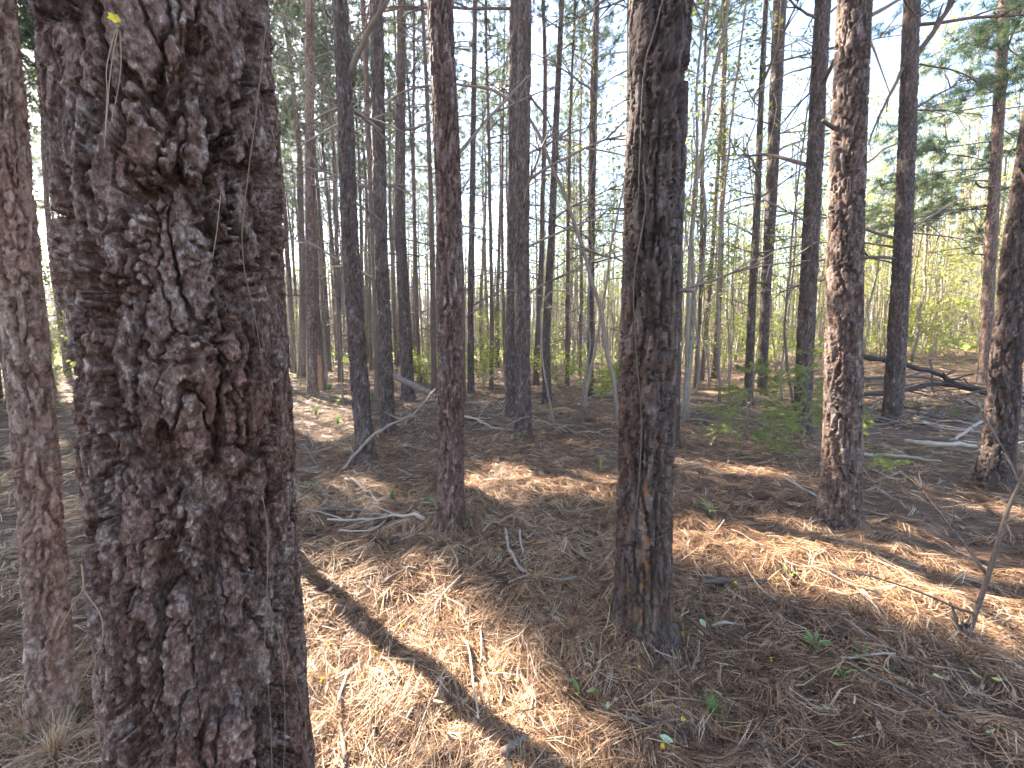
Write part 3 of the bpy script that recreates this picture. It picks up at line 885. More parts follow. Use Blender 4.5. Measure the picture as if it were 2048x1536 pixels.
# ------------------------------------------------------------------ background trees (shared meshes)
def far_pine_variant(k):
    r = np.random.default_rng(200 + k)
    n = 26
    z = np.linspace(-0.3, 18.5, n)
    P = np.stack([0.12 * np.sin(z * 0.35 + k) + np.cumsum(r.normal(0, 0.015, n)), 0.12 * np.cos(z * 0.3 + 2 * k) + np.cumsum(r.normal(0, 0.015, n)), z], -1)
    P[:, :2] -= P[1, :2]
    R = 0.125 * (1 - 0.82 * np.clip(z / 18.5, 0, 1) ** 1.15) * (1 + 0.3 * np.exp(-np.maximum(z, 0) / 0.15)) * (1 + r.normal(0, 0.02, n))
    mb = MB(); tube(mb, P, R, 10, 0.5)
    trunk = mb.mesh('trunk', M_FAR_PINE)
    mb = MB()
    for j in range(38):
        zz = r.uniform(1.5, 12)
        a = r.uniform(0, 6.28)
        d = np.array([math.cos(a), math.sin(a), r.uniform(-0.1, 0.75)])
        L = r.uniform(0.3, 1.8)
        c = np.array([np.interp(zz, z, P[:, 0]), np.interp(zz, z, P[:, 1]), zz])
        for Q, RR in branch_lines(c, d, L, 0.006 + 0.006 * L, r, 0.2, 2):
            tube(mb, Q, RR * 1.5, 3, r.uniform(0.0, 0.6), False)
    br = mb.mesh('dead_branches', M_TWIG)
    top = np.array([np.interp(11.0, z, P[:, 0]), np.interp(11.0, z, P[:, 1]), 11.0])
    return trunk, br, top
FARP = [far_pine_variant(k) for k in range(5)]

def far_pine(x, y, s, k, label, group, sxy=1.0, seed=0):
    trunk, br, top = FARP[k % 5]
    z = float(ground_z(x, y))
    t = thing('pine_tree', label, 'tree', (x, y, z), group)
    rot = (seed * 2.399) % 6.283
    o = link('trunk', trunk, t); o.rotation_euler = (0, 0, rot); o.scale = (s * sxy, s * sxy, s)
    o = link('dead_branches', br, t); o.rotation_euler = (0, 0, rot); o.scale = (s * 0.9, s * 0.9, s); o['kind'] = 'stuff'
    c, sn = math.cos(rot), math.sin(rot)
    b = np.array([x + (c * top[0] - sn * top[1]) * s * sxy, y + (sn * top[0] + c * top[1]) * s * sxy, z + top[2] * s])
    add_crown(t, b, rot, (k * 7 + seed) % 4, s, 3000 + seed)
    return t

placed = [tuple(a.at(a.z0)[:2]) for _, a in HERO] + [tuple(hid), tuple(T0[1].at(0)[:2])]
LANES = []
for _p in LIT[:4]:
    _v = _p[:, 0] * 0.643 + _p[:, 1] * 0.766
    LANES.append((_v.min() + 0.02, _v.max() - 0.02, (-_p[:, 0] * 0.766 + _p[:, 1] * 0.643).min()))
def in_lane(x, y):
    u, v = -0.766 * x + 0.643 * y, 0.643 * x + 0.766 * y
    return any(a - 0.1 < v < b + 0.1 and 0 < u - c < 24 for a, b, c in LANES)
def free(x, y, dmin):
    return not in_lane(x, y) and all((x - a) ** 2 + (y - b) ** 2 > dmin * dmin for a, b in placed)

# trunks the photograph lets one place: (base px x, y, width px)
spots = [(587, 745, 12), (605, 757, 16), (644, 781, 17), (659, 742, 10), (682, 754, 11), (757, 826, 14), (726, 750, 7), (839, 762, 9), (869, 779, 11), (925, 808, 15),
         (983, 777, 8), (1072, 772, 11), (1134, 773, 9), (1242, 800, 14), (1391, 777, 10), (1428, 760, 13), (1403, 762, 10), (74, 820, 30), (893, 752, 8), (1010, 752, 8), (1160, 750, 8)]
labels_far = {644: 'thin pine snag with its lower bark stripped to orange wood', 757: 'thin pine trunk tucked behind the back of a thicker one',
              925: 'slim pine hidden in line behind the straight reddish-brown pine', 1242: 'slim pine peeking out behind the resin-streaked pine',
              74: 'distant reddish pine seen between the slim scaly pine and massive trunk'}
sd = 0
for (px, py, w) in spots:
    q = on_ground(px, py); sd += 1
    th = math.atan((px - 1024) / F)
    r = w * q[1] * math.cos(th) / (2 * F)
    if px == 74: r = 0.11
    t = far_pine(q[0], q[1], 1.0 + 0.08 * ((sd * 37) % 5 - 2) / 2, sd, labels_far.get(px, 'thin pine trunk in the middle distance among dead twigs'),
             None if px in labels_far else 'thin pines in the middle distance', min(1.6, max(0.45, r / 0.125)), sd)
    placed.append((q[0], q[1]))
    if px == 644:
        # stripped wood on the lower trunk
        mb = MB()
        z = np.linspace(0.05, 1.1, 10); a = np.linspace(-2.2, -0.9, 7)
        rr = r * 1.12
        V = np.stack([np.broadcast_to(rr * np.cos(a), (10, 7)), np.broadcast_to(rr * np.sin(a), (10, 7)), np.broadcast_to(z[:, None], (10, 7))], -1)
        V[..., :2] *= (1 + 0.05 * np.random.default_rng(1).normal(size=(10, 7, 1)))
        i = np.arange(9)[:, None] * 7; j = np.arange(6)[None]
        mb.add(V.reshape(-1, 3), np.stack([i + j, i + j + 1, i + 8 + j, i + 7 + j], -1).reshape(-1, 4), None, 0.5)
        m_, nt_, b_ = new_mat('stripped_wood'); b_.inputs['Roughness'].default_value = 0.8
        nt_.links.new(ramp(nt_, tex_noise(nt_, obj_coord(nt_, (1, 1, 0.1)), 60), [(0.35, (0.20, 0.09, 0.05)), (0.65, (0.48, 0.25, 0.13))]), b_.inputs['Base Color'])
        link('stripped_wood', mb.mesh('stripped_wood', m_), t)

r = np.random.default_rng(77)
cnt = 0
for _ in range(6000):
    if cnt >= 140: break
    a = math.radians(r.uniform(-62, 14)); d = math.sqrt(r.uniform(11.0 ** 2, 48 ** 2))
    x, y = d * math.sin(a), d * math.cos(a)
    px = 1024 + F * x / y
    if a > math.radians(-8) and r.random() < 0.72: continue
    if not free(x, y, 1.7): continue
    placed.append((x, y)); cnt += 1; sd += 1
    far_pine(x, y, r.uniform(0.85, 1.12), sd, 'slender far pine in the crowded stand of bare trunks', 'far pines in the crowded stand', r.uniform(0.7, 1.15), sd)
# pines added out of view to shade the clearing, towards the sun and overhead
cnt = 0
for _ in range(3000):
    if cnt >= 40: break
    u_ = r.uniform(12.0, 25.0); v_ = r.uniform(-11, 11)
    x, y = 0.6 - 0.766 * u_ + 0.643 * v_, 3.2 + 0.643 * u_ + 0.766 * v_; a = math.atan2(x, y); d = math.hypot(x, y)
    if 1024 + F * x / max(y, .1) > 430 or y < 0: continue
    if not free(x, y, 1.25): continue
    placed.append((x, y)); cnt += 1; sd += 1
    far_pine(x, y, r.uniform(0.95, 1.1), sd, 'pine added towards the sun to shade the clearing', 'pines added towards the sun for their shade', 1.0, sd)
cnt = 0
for _ in range(3000):
    if cnt >= 9: break
    a = math.radians(r.uniform(8, 56)); d = r.uniform(26, 48)
    x, y = d * math.sin(a), d * math.cos(a)
    if not free(x, y, 3.0): continue
    placed.append((x, y)); cnt += 1; sd += 1
    far_pine(x, y, r.uniform(0.85, 1.05), sd, 'scattered far pine on the open sunlit side', 'far pines on the open sunlit side', r.uniform(0.7, 1.1), sd)


# ------------------------------------------------------------------ deciduous saplings
def leaf_tris(mb, C, size, r, flat=0.6, tone=(0.2, 1.0)):
    """diamond leaves (2 triangles) at points C"""
    n = len(C)
    d = r.normal(size=(n, 3)); d[:, 2] *= flat; d /= np.linalg.norm(d, axis=1)[:, None]
    s = np.cross(d, r.normal(size=(n, 3)) * np.array([0.4, 0.4, 1.0])); s /= np.linalg.norm(s, axis=1)[:, None]
    L = size * r.uniform(0.6, 1.3, n)[:, None]
    V = np.stack([C, C + d * L * 0.5 + s * L * 0.27, C + d * L, C + d * L * 0.5 - s * L * 0.27], 1)
    q = np.arange(n * 4).reshape(n, 4)
    mb.add(V.reshape(-1, 3), q, None, np.repeat(r.uniform(*tone, n), 4))

def sapling_variant(k):
    r = np.random.default_rng(300 + k)
    n = 18; h = r.uniform(7, 11)
    z = np.linspace(-0.2, h, n)
    P = np.stack([np.cumsum(r.normal(0, 0.06, n)), np.cumsum(r.normal(0, 0.06, n)), z], -1)
    P[:, :2] += np.outer(z / h, r.normal(0, 0.5, 2)); P[:, :2] -= P[1, :2]
    mb = MB(); tube(mb, P, 0.042 * (1 - 0.85 * np.clip(z / h, 0, 1)), 6, 0.5)
    trunk = mb.mesh('trunk', M_FAR_GREY)
    mb = MB(); lf = []
    for j in range(22):
        zz = r.uniform(0.25, 0.95) * h; a = r.uniform(0, 6.28)
        d = np.array([math.cos(a), math.sin(a), r.uniform(0.3, 1.4)])
        c = np.array([np.interp(zz, z, P[:, 0]), np.interp(zz, z, P[:, 1]), zz])
        for Q, RR in branch_lines(c, d, r.uniform(0.6, 2.0), 0.011, r, 0.0, 4, 0.1):
            tube(mb, Q, RR, 3, r.uniform(0.2, 0.8), False)
            m = r.integers(2, 9)
            lf.append(Q[r.integers(2, len(Q), m)] + r.normal(0, 0.12, (m, 3)))
    br = mb.mesh('branches', M_TWIG)
    mb = MB(); leaf_tris(mb, np.concatenate(lf), 0.09, r)
    return trunk, br, mb.mesh('crown', M_LEAF)
SAPS = [sapling_variant(k) for k in range(5)]

def sapling(x, y, s, sxy, k, label, group, rot, leaves=True):
    z = float(ground_z(x, y))
    t = thing('sapling', label, 'tree', (x, y, z), group)
    tr, br, cr = SAPS[k % 5]
    for nm, me in (('trunk', tr), ('branches', br)) + ((('crown', cr),) if leaves else ()):
        o = link(nm, me, t); o.rotation_euler = (0, 0, rot)
        o.scale = (s * (sxy if nm == 'trunk' else 1), s * (sxy if nm == 'trunk' else 1), s)
        if nm == 'branches': o['kind'] = 'stuff'
    return t
r = np.random.default_rng(91)
cnt = 0
for _ in range(8000):
    if cnt >= 190: break
    a = math.radians(r.uniform(4, 58)); d = math.sqrt(r.uniform(12.5 ** 2, 42 ** 2))
    if a > math.radians(30) and d < 17: continue
    x, y = d * math.sin(a), d * math.cos(a)
    if not free(x, y, 0.75): continue
    placed.append((x, y)); cnt += 1
    sapling(x, y, r.uniform(0.75, 1.4), r.uniform(0.5, 1.2), cnt, 'slender pale sapling with sparse spring leaves in the sunlit thicket', 'saplings of the sunlit thicket', r.uniform(0, 6.28))
cnt = 0
for _ in range(3000):
    if cnt >= 34: break
    a = math.radians(r.uniform(-30, 6)); d = math.sqrt(r.uniform(9.5 ** 2, 30 ** 2))
    x, y = d * math.sin(a), d * math.cos(a)
    if not free(x, y, 0.9): continue
    placed.append((x, y)); cnt += 1
    sapling(x, y, r.uniform(0.45, 0.9), r.uniform(0.5, 1.0), cnt, 'thin bare sapling growing between the pine trunks', 'saplings between the pine trunks', r.uniform(0, 6.28), cnt % 3 == 0)
for j, (px, py, sx) in enumerate(((1366, 846, 1.0), (1373, 835, 1.1), (1396, 790, 0.9), (1416, 775, 1.0), (1166, 812, 0.8), (1455, 770, 0.9), (1560, 800, 0.7))):
    q = on_ground(px, py)
    sapling(q[0], q[1], 1.0, sx, j, 'slim grey sapling growing beside the resin-streaked pine' if j < 2 else 'slim grey sapling between the pines and the sunlit thicket',
            'slim saplings beside the resin-streaked pine' if j < 2 else 'slim saplings before the sunlit thicket', j * 1.1)

# ------------------------------------------------------------------ far-off woods, one mass
def build_woods():
    r = np.random.default_rng(17)
    mb = MB()
    n = 4200
    az = np.radians(r.uniform(-66, 66, n)); d = np.sqrt(r.uniform(44 ** 2, 118 ** 2, n))
    for a, dd in zip(az, d):
        x, y = dd * math.sin(a), dd * math.cos(a); z = float(ground_z(x, y))
        h = r.uniform(9, 17); lean = r.normal(0, 0.3, 2)
        P = np.array([[x, y, z - 0.3], [x + lean[0] * .4, y + lean[1] * .4, z + h * .5], [x + lean[0], y + lean[1], z + h]])
        rr = r.uniform(0.06, 0.14)
        tube(mb, P, [rr, rr * .8, rr * .2], 4, 0.5, False)
    nb = 5200                                                       # bare brush below the crowns
    az = np.radians(r.uniform(-66, 66, nb)); d = np.sqrt(r.uniform(40 ** 2, 118 ** 2, nb))
    B0 = np.column_stack([d * np.sin(az), d * np.cos(az), np.zeros(nb)]); B0[:, 2] = ground_z(B0[:, 0], B0[:, 1])
    tip = B0 + np.column_stack([r.normal(0, 0.7, nb), r.normal(0, 0.7, nb), r.uniform(1.0, 5.5, nb)])
    sd_ = np.column_stack([np.cos(az), -np.sin(az), 0 * az]) * 0.06
    V = np.stack([B0 - sd_, B0 + sd_, tip], 1)
    mb.add(V.reshape(-1, 3), None, np.arange(nb * 3).reshape(nb, 3), 0.5)
    o = link('distant_woods', mb.mesh('distant_woods', M_FAR_PINE))
    tag(o, 'far-off woods of thin trunks closing the view', 'woods', kind='stuff')
    mb = MB()
    n = 84000
    az = np.radians(r.uniform(-66, 66, n)); d = np.sqrt(r.uniform(46 ** 2, 115 ** 2, n))
    x, y = d * np.sin(az), d * np.cos(az)
    keep = fbm(np.column_stack([x * .12, y * .12, 0 * x]), 3, 2) > -0.12
    x, y, d, az = x[keep], y[keep], d[keep], az[keep]
    h = np.where(az > 0.15, 17 * r.random(len(x)) ** 1.15, np.where(r.random(len(x)) < 0.5, 5 * r.random(len(x)), r.uniform(7, 16, len(x))))
    C = np.column_stack([x, y, ground_z(x, y) + h])
    leaf_tris(mb, C, 0.55, r, 0.7, (0.0, 0.8))
    o = link('distant_foliage', mb.mesh('distant_foliage', M_LEAF, smooth=False))
    tag(o, 'far-off pale green foliage among the distant trunks', 'foliage', kind='stuff')
build_woods()

# ------------------------------------------------------------------ fallen wood
def stick(path, r0, r1=None, label='thin dry twig lying on the needle litter', group=None, tone=0.5, name='fallen_twig', cat='twig', lift=0.0, depth=None, mat=None, twigs=0, seed=0, k=6):
    """a stick through photo pixels that rests on the ground (or stands in a vertical plane at a depth)"""
    if depth is None:
        P = np.array([on_ground(*p) for p in path])
        P = spline(P, max(6, 4 * len(P)))
        P[:, 2] = np.maximum(P[:, 2], ground_z(P[:, 0], P[:, 1])) + r0 * 0.6 + 0.022 + lift * np.linspace(0, 1, len(P))
    else:
        dd = np.broadcast_to(np.asarray(depth, float), (len(path),)) if np.ndim(depth) == 0 else np.asarray(depth)
        P = spline(np.array([at_depth(px, py, y) for (px, py), y in zip(path, dd)]), max(8, 5 * len(path)))
    P = wob(P, min(0.02, 0.8 * r0 + 0.002), 7.0, seed)
    r1 = r0 * 0.4 if r1 is None else r1
    _rk = np.random.default_rng(5000 + seed)
    R = np.linspace(r0, r1, len(P)) * (1 + 0.10 * np.sin(np.arange(len(P)) * 2.1 + seed) + _rk.normal(0, 0.10, len(P)) + 0.35 * (_rk.random(len(P)) < 0.12))
    base = P[0].copy()
    rr = np.random.default_rng(4000 + seed)
    lines = []
    for t in range(twigs):
        i = rr.integers(len(P) // 4, len(P) - 1)
        d = P[min(i + 1, len(P) - 1)] - P[i - 1]; d /= np.linalg.norm(d) + 1e-9
        d = d + rr.normal(0, 0.6, 3); d[2] = abs(d[2]) * 0.7
        lines += branch_lines(P[i], d, rr.uniform(0.15, 0.45), R[i] * 0.6, rr, 0.1, 1)
    mb = MB(); tube(mb, P, R, k, tone)
    if not lines:
        o = link(name, mb.mesh(name, mat or M_TWIG, base), None, base)
        return tag(o, label, cat, group)
    t = thing(name, label, cat, base, group)
    link('stem', mb.mesh('stem', mat or M_TWIG, base), t)
    for k2, (Q, RR) in enumerate(lines):
        mb = MB(); tube(mb, Q, RR, 4, tone)
        link('side_twig', mb.mesh('side_twig', mat or M_TWIG, base), t)
    return t

B = 'fallen_branch'
stick([(687, 938), (713, 906), (752, 867), (795, 842), (822, 830), (842, 812), (869, 779)], 0.022, 0.008, 'long dead bough propped up in front of the leaning brown pine', None, 0.55, B, 'branch', depth=[4.75, 4.75, 4.8, 4.9, 5.0, 5.1, 5.2], twigs=3, seed=1)
stick([(788, 753), (830, 772), (872, 793)], 0.075, 0.06, 'slanting fallen log between the knobbly pine and the reddish-brown pine', None, 0.6, 'fallen_log', 'log', depth=[9.2, 9.0, 8.9], mat=M_DEADWOOD, seed=2, k=9)
stick([(921, 834), (951, 842), (983, 859), (1026, 865)], 0.028, 0.012, 'pale curved branch on the straw behind the reddish-brown pine', None, 0.95, B, 'branch', seed=3, twigs=3)
stick([(980, 890), (1022, 847), (1060, 832)], 0.02, 0.01, 'dark branch leaning across the front pine of the pair', None, 0.2, B, 'branch', depth=[5.3, 5.25, 5.2], seed=4)
stick([(852, 1044), (800, 1042), (740, 1050), (655, 1055)], 0.018, 0.006, 'bleached forked branch beside the mossy foot of the reddish-brown pine', None, 0.9, B, 'branch', lift=0.03, seed=5, twigs=4)
stick([(770, 1048), (742, 1070), (680, 1072)], 0.009, 0.005, 'short bleached twig touching the forked branch', None, 0.95, lift=0.02, seed=6)
stick([(770, 1050), (745, 1092), (690, 1128)], 0.008, 0.004, 'thin arched brown twig below the bleached forked branch', None, 0.4, lift=0.03, seed=7)
stick([(640, 1024), (715, 1030), (790, 1042)], 0.018, 0.012, 'dark rotting stick behind the bleached forked branch', None, 0.1, B, 'branch', seed=8)
stick([(690, 963), (728, 985), (755, 1012)], 0.016, 0.012, 'stout tan stick lying in a small sunny patch', None, 0.8, B, 'branch', seed=9)
stick([(607, 888), (637, 932)], 0.016, 0.012, 'dark stick standing slanted out of the straw', None, 0.15, B, 'branch', depth=[4.9, 4.75], seed=10)
stick([(1010, 1064), (1015, 1092), (1030, 1130), (1052, 1156)], 0.014, 0.010, 'curved weathered grey stick between the two pines', None, 0.7, B, 'branch', seed=11)
stick([(1040, 1065), (1041, 1090), (1048, 1112)], 0.010, 0.006, 'short pale stick beside the curved weathered stick', None, 0.85, seed=12)
stick([(1400, 1173), (1470, 1170), (1535, 1173)], 0.017, 0.012, 'dark straight stick at the edge of the sunlit strip', None, 0.05, B, 'branch', seed=13)
stick([(1567, 962), (1600, 980), (1634, 998)], 0.014, 0.008, 'pale straight stick near the foot of the sunlit pine', None, 0.95, B, 'branch', seed=14)
stick([(1415, 1085), (1450, 1040)], 0.007, 0.005, 'thin pale stick standing slanted at the sunlit strip', None, 0.85, depth=[2.98, 2.95], seed=15)
stick([(1723, 913), (1797, 920), (1879, 934)], 0.024, 0.012, 'long pale pole lying behind the sunlit pine', None, 0.85, B, 'branch', seed=16, lift=0.03)
stick([(928, 1288), (943, 1361), (956, 1472)], 0.006, 0.004, 'long pale grass-like stem standing in the sunlit straw', None, 0.95, lift=0.05, seed=17)
stick([(963, 1264), (962, 1352)], 0.006, 0.004, 'short grey twig beside the long pale stem', None, 0.6, lift=0.04, seed=18)
stick([(925, 1155), (881, 1210), (870, 1245)], 0.006, 0.004, 'pale twig at the upper edge of the sunlit straw', None, 0.95, lift=0.03, seed=19)
stick([(697, 1355), (679, 1428)], 0.007, 0.005, 'bleached twig beside the trunk shadow', None, 1.0, lift=0.03, seed=20)
stick([(682, 1452), (689, 1545)], 0.007, 0.006, 'grey-brown twig close to the massive trunk', None, 0.4, lift=0.02, seed=21)
stick([(1164, 1417), (1232, 1445), (1290, 1456), (1358, 1452)], 0.006, 0.004, 'curved brown runner in front of the two-leaved seedling', None, 0.45, lift=0.01, seed=22)
stick([(1323, 1423), (1364, 1472), (1375, 1512)], 0.004, 0.003, 'thin grey twig beside the green pine seedling', None, 0.7, lift=0.01, seed=23)
stick([(1422, 1263), (1490, 1257)], 0.008, 0.005, 'short pale stick in front of the resin-streaked pine', None, 0.8, seed=24)
stick([(1522, 1464), (1540, 1545)], 0.005, 0.004, 'pale forked twig beside an orange blossom', None, 0.95, seed=25)
stick([(1606, 1067), (1650, 1046)], 0.007, 0.004, 'bent pale twig touching the foot of the sunlit pine', None, 0.8, lift=0.03, seed=26)
# short log of bark in the sunlit straw
stick([(1010, 1530), (1022, 1514), (1034, 1502), (1049, 1485)], 0.014, 0.010, 'short broken bark log lying in the sunlit straw', None, 0.55, 'broken_log', 'log', mat=M_DEADWOOD, seed=27, k=10)
# the brush pile
pile_px = [([(1700, 712), (1773, 719), (1812, 730), (1873, 747), (1912, 767), (1952, 776), (2060, 800)], 0.055, 'long dark arching bough on top of the brush pile', 0.0),
           ([(1700, 789), (1773, 785), (1823, 778), (1869, 769), (1920, 774), (1980, 790), (2070, 812)], 0.05, 'heavy dark crooked bough across the middle of the brush pile', 0.05),
           ([(1722, 758), (1800, 754), (1844, 755), (1905, 767)], 0.03, 'slim brown bough between the two dark boughs of the pile', 0.35)]
for j, (p, rr_, lb, tn) in enumerate(pile_px):
    stick(p, rr_, rr_ * 0.55, lb, 'boughs of the brush pile', tn, B, 'branch', depth=[8.3 + 0.15 * j] * len(p), mat=M_DEADWOOD, twigs=7, seed=40 + j, k=8)
stick([(1808, 890), (1862, 894), (1952, 899)], 0.035, 0.025, 'pale barkless log lying in front of the brush pile', None, 1.0, 'fallen_log', 'log', mat=M_DEADWOOD, seed=45, k=9)
for j in range(5):
    stick([(1806 + 6 * j, 824 + 5 * j), (1880, 838 + 6 * j), (1965 + 20 * j, 853 + 8 * j)], 0.026, 0.012, 'long grey pole lying in the bundle under the brush pile', 'poles under the brush pile', 0.4 + 0.12 * j, B, 'branch', lift=0.03 * (j % 3), mat=M_DEADWOOD, seed=46 + j)
stick([(1962, 842), (1920, 872), (1891, 888), (1893, 912)], 0.022, 0.014, 'pale bent branch hooked over in front of the furrowed pine', None, 0.95, B, 'branch', depth=[5.9, 5.8, 5.7, 5.7], seed=52)
stick([(1945, 905), (2000, 893), (2060, 880)], 0.014, 0.007, 'thin grey branch poking past the foot of the furrowed pine', None, 0.7, B, 'branch', depth=[4.2, 4.1, 4.0], seed=53, twigs=2)
rr = np.random.default_rng(55)
for j in range(34):
    c = on_ground(rr.uniform(1740, 2040), rr.uniform(765, 850)); a = rr.normal(0, 0.6); L = rr.uniform(0.5, 1.6)
    n = 8; u = np.linspace(-0.5, 0.5, n)
    P = np.column_stack([c[0] + u * L * math.cos(a), c[1] + u * L * math.sin(a), c[2] + 0.05 + rr.uniform(0, 0.45) + u * rr.normal(0, 0.35) * L])
    P[:, 2] = np.maximum(P[:, 2], ground_z(P[:, 0], P[:, 1]) + 0.02)
    P = wob(P, 0.03, 3, j); r0 = rr.uniform(0.008, 0.028)
    mb = MB(); tube(mb, P, np.linspace(r0, r0 * 0.4, n), 6, rr.uniform(0, 0.8))
    tag(link(B, mb.mesh(B, M_DEADWOOD, P[0]), None, P[0]), 'dead branch tangled in the brush pile', 'branch', 'dead branches of the brush pile')
# loose twigs all over the floor
for j in range(230):
    d = 1.5 + 13 * rr.random() ** 0.8; a = rr.uniform(-0.93, 0.93); c = np.array([d * math.sin(a), d * math.cos(a)])
    an = rr.uniform(0, 3.14); L = rr.uniform(0.12, 0.35) * (1 + d * 0.13); n = 7; u = np.linspace(-0.5, 0.5, n)
    P = np.column_stack([c[0] + u * L * math.cos(an), c[1] + u * L * math.sin(an), 0 * u])
    P = wob(P, 0.03, 4, j); r0 = rr.uniform(0.003, 0.007) * (1 + d * 0.13)
    P[:, 2] = ground_z(P[:, 0], P[:, 1]) + 0.025 + r0 + (u + .5) * max(0, rr.normal(0, 0.06)) * (1 + d * 0.1)
    mb = MB(); tube(mb, P, np.linspace(r0, r0 * 0.5, n) * rr.uniform(0.75, 1.35, n), 5, rr.uniform(0.05, 0.85))
    tag(link('fallen_twig', mb.mesh('fallen_twig', M_TWIG, P[0]), None, P[0]), 'loose dry twig half sunk in the needle litter', 'twig', 'loose twigs in the needle litter')

# ------------------------------------------------------------------ bent and leaning saplings
def bent_sapling(path, depth, r0, r1, label, twigs, seed, tone=0.4, base_px=None, leaves=0, name='bent_sapling'):
    dd = np.linspace(depth[0], depth[1], len(path))
    P = spline(np.array([at_depth(px, py, y) for (px, py), y in zip(path, dd)]), 9 * len(path))
    P = wob(P, 0.03, 1.8, seed)
    P[0, 2] = float(ground_z(P[0, 0], P[0, 1])) - 0.03
    t = thing(name, label, 'sapling', P[0])
    mb = MB(); tube(mb, P, np.linspace(r0, r1, len(P)), 7, tone)
    link('stem', mb.mesh('stem', M_TWIG, P[0]), t)
    rr = np.random.default_rng(seed + 6000)
    lf = []
    for k in range(twigs):
        i = rr.integers(len(P) // 4, len(P) - 1)
        d = rr.normal(0, 1, 3); d[2] = abs(d[2]) * 0.8; d[1] *= 0.5
        L = rr.uniform(0.3, 1.1)
        ln = branch_lines(P[i], d, L, 0.004 + 0.006 * L, rr, 0.1, 3)
        add_branch(t, ln, None, tone, 4)
        if leaves:
            for Q, _ in ln: lf.append(Q[rr.integers(1, len(Q), leaves)] + rr.normal(0, 0.05, (leaves, 3)))
    if lf:
        mb = MB(); leaf_tris(mb, np.concatenate(lf), 0.06, rr); link('leaves', mb.mesh('leaves', M_LEAF, P[0]), t)
    return t
bent_sapling([(1239, 857), (1226, 760), (1212, 694), (1199, 613), (1172, 515), (1140, 420), (1107, 342), (1065, 244), (1003, 192), (957, 172), (863, 170), (804, 185), (755, 218), (658, 257), (590, 300)], (6.9, 7.6), 0.042, 0.012, 'dead sapling bent into one long arch through the pines', 12, 1, 0.45)
bent_sapling([(1168, 812), (1190, 700), (1205, 610), (1222, 500), (1240, 400), (1262, 300), (1300, 150)], (8.0, 7.5), 0.03, 0.010, 'leaning sapling crossing the long bent arch', 8, 2, 0.5, leaves=3)
bent_sapling([(1110, 845), (1090, 760), (1082, 640), (1095, 590), (1130, 583), (1160, 615), (1178, 690)], (7.0, 7.0), 0.02, 0.006, 'hooped dead sapling drooping back towards the ground', 6, 3, 0.55)
bent_sapling([(1372, 830), (1378, 560), (1392, 380), (1420, 200), (1452, 30), (1462, -60)], (7.6, 7.2), 0.038, 0.02, 'tall smooth grey sapling swaying beside the resin-streaked pine', 10, 4, 0.6, leaves=2)
bent_sapling([(1440, 780), (1436, 600), (1448, 400), (1470, 180), (1500, -40)], (10, 9.5), 0.04, 0.018, 'twiggy grey sapling before the sunlit thicket', 14, 5, 0.6, leaves=3)
bent_sapling([(1590, 830), (1570, 700), (1580, 520), (1600, 330), (1640, 100)], (9, 8.5), 0.03, 0.01, 'thin dark sapling between the two dark pines', 14, 6, 0.2, leaves=3)
# dead sapling with a splintered stump by the picture's edge
S = bent_sapling([(1938, 1338), (1945, 1290), (1958, 1220), (1985, 1110), (2010, 1030), (2038, 968), (2075, 900)], (1.86, 1.86), 0.013, 0.006, 'crooked dead sapling rising from a splintered stump in the straw', 4, 7, 0.05)
base = np.array(S.location)
mb = MB(); rr = np.random.default_rng(8)
for k in range(9):
    a = rr.uniform(0, 6.28); c = base + np.array([math.cos(a) * 0.025 - 0.02, math.sin(a) * 0.03, -0.02]); h = rr.uniform(0.08, 0.22)
    tube(mb, np.array([c, c + [rr.normal(0, .01), rr.normal(0, .01), h * .6], c + [rr.normal(0, .02), rr.normal(0, .02), h]]), [0.013, 0.011, 0.002], 5, rr.uniform(0, 0.6))
link('splintered_stump', mb.mesh('splintered_stump', M_DEADWOOD, base), S)

# ------------------------------------------------------------------ branches that can be picked out on the large pines
def px_branch(tree_ax, path, depth_off, r0, r1, tone=0.25, forks=2, seed=0):
    tree, ax = tree_ax
    y = ax.at(2.0)[1]
    n = len(path)
    P = spline(np.array([at_depth(px, py, y + depth_off * i / (n - 1)) for i, (px, py) in enumerate(path)]), 5 * n)
    rr = np.random.default_rng(seed + 8000)
    P = wob(P, 0.015, 4, seed)
    lines = [(P, np.linspace(r0, r1, len(P)))]
    for k in range(forks):
        i = rr.integers(len(P) // 3, len(P) - 1); d = P[-1] - P[0]; d /= np.linalg.norm(d)
        lines += branch_lines(P[i], d + rr.normal(0, 0.45, 3), rr.uniform(0.3, 0.8) * np.linalg.norm(P[-1] - P[0]) * 0.5, r1 * 0.9 + 0.002, rr, 0.05, 2)
    add_branch(tree, lines, M_TWIG, tone, 6)
px_branch(T12, [(1345, 585), (1365, 582), (1386, 582)], -0.06, 0.011, 0.009, 0.55, 0, 1)
px_branch(T20, [(1835, 110), (1870, 60), (1905, 0), (1930, -60)], -0.4, 0.045, 0.03, 0.15, 4, 2)
px_branch(T20, [(1806, 136), (1780, 190), (1755, 240), (1736, 290)], 0.3, 0.03, 0.012, 0.3, 3, 3)
px_branch(T20, [(1838, 128), (1920, 145), (1985, 185)], -0.5, 0.016, 0.006, 0.15, 5, 4)
px_branch(T20, [(1832, 220), (1900, 222), (1980, 232)], -0.5, 0.014, 0.005, 0.15, 5, 5)
px_branch(T18, [(1634, 35), (1600, 20), (1560, -20)], -0.5, 0.02, 0.012, 0.2, 4, 6)
px_branch(T18, [(1656, 30), (1700, -10), (1740, -40)], 0.3, 0.02, 0.010, 0.2, 3, 7)
px_branch(T18, [(1632, 130), (1570, 150), (1510, 190)], -0.6, 0.014, 0.005, 0.2, 5, 8)
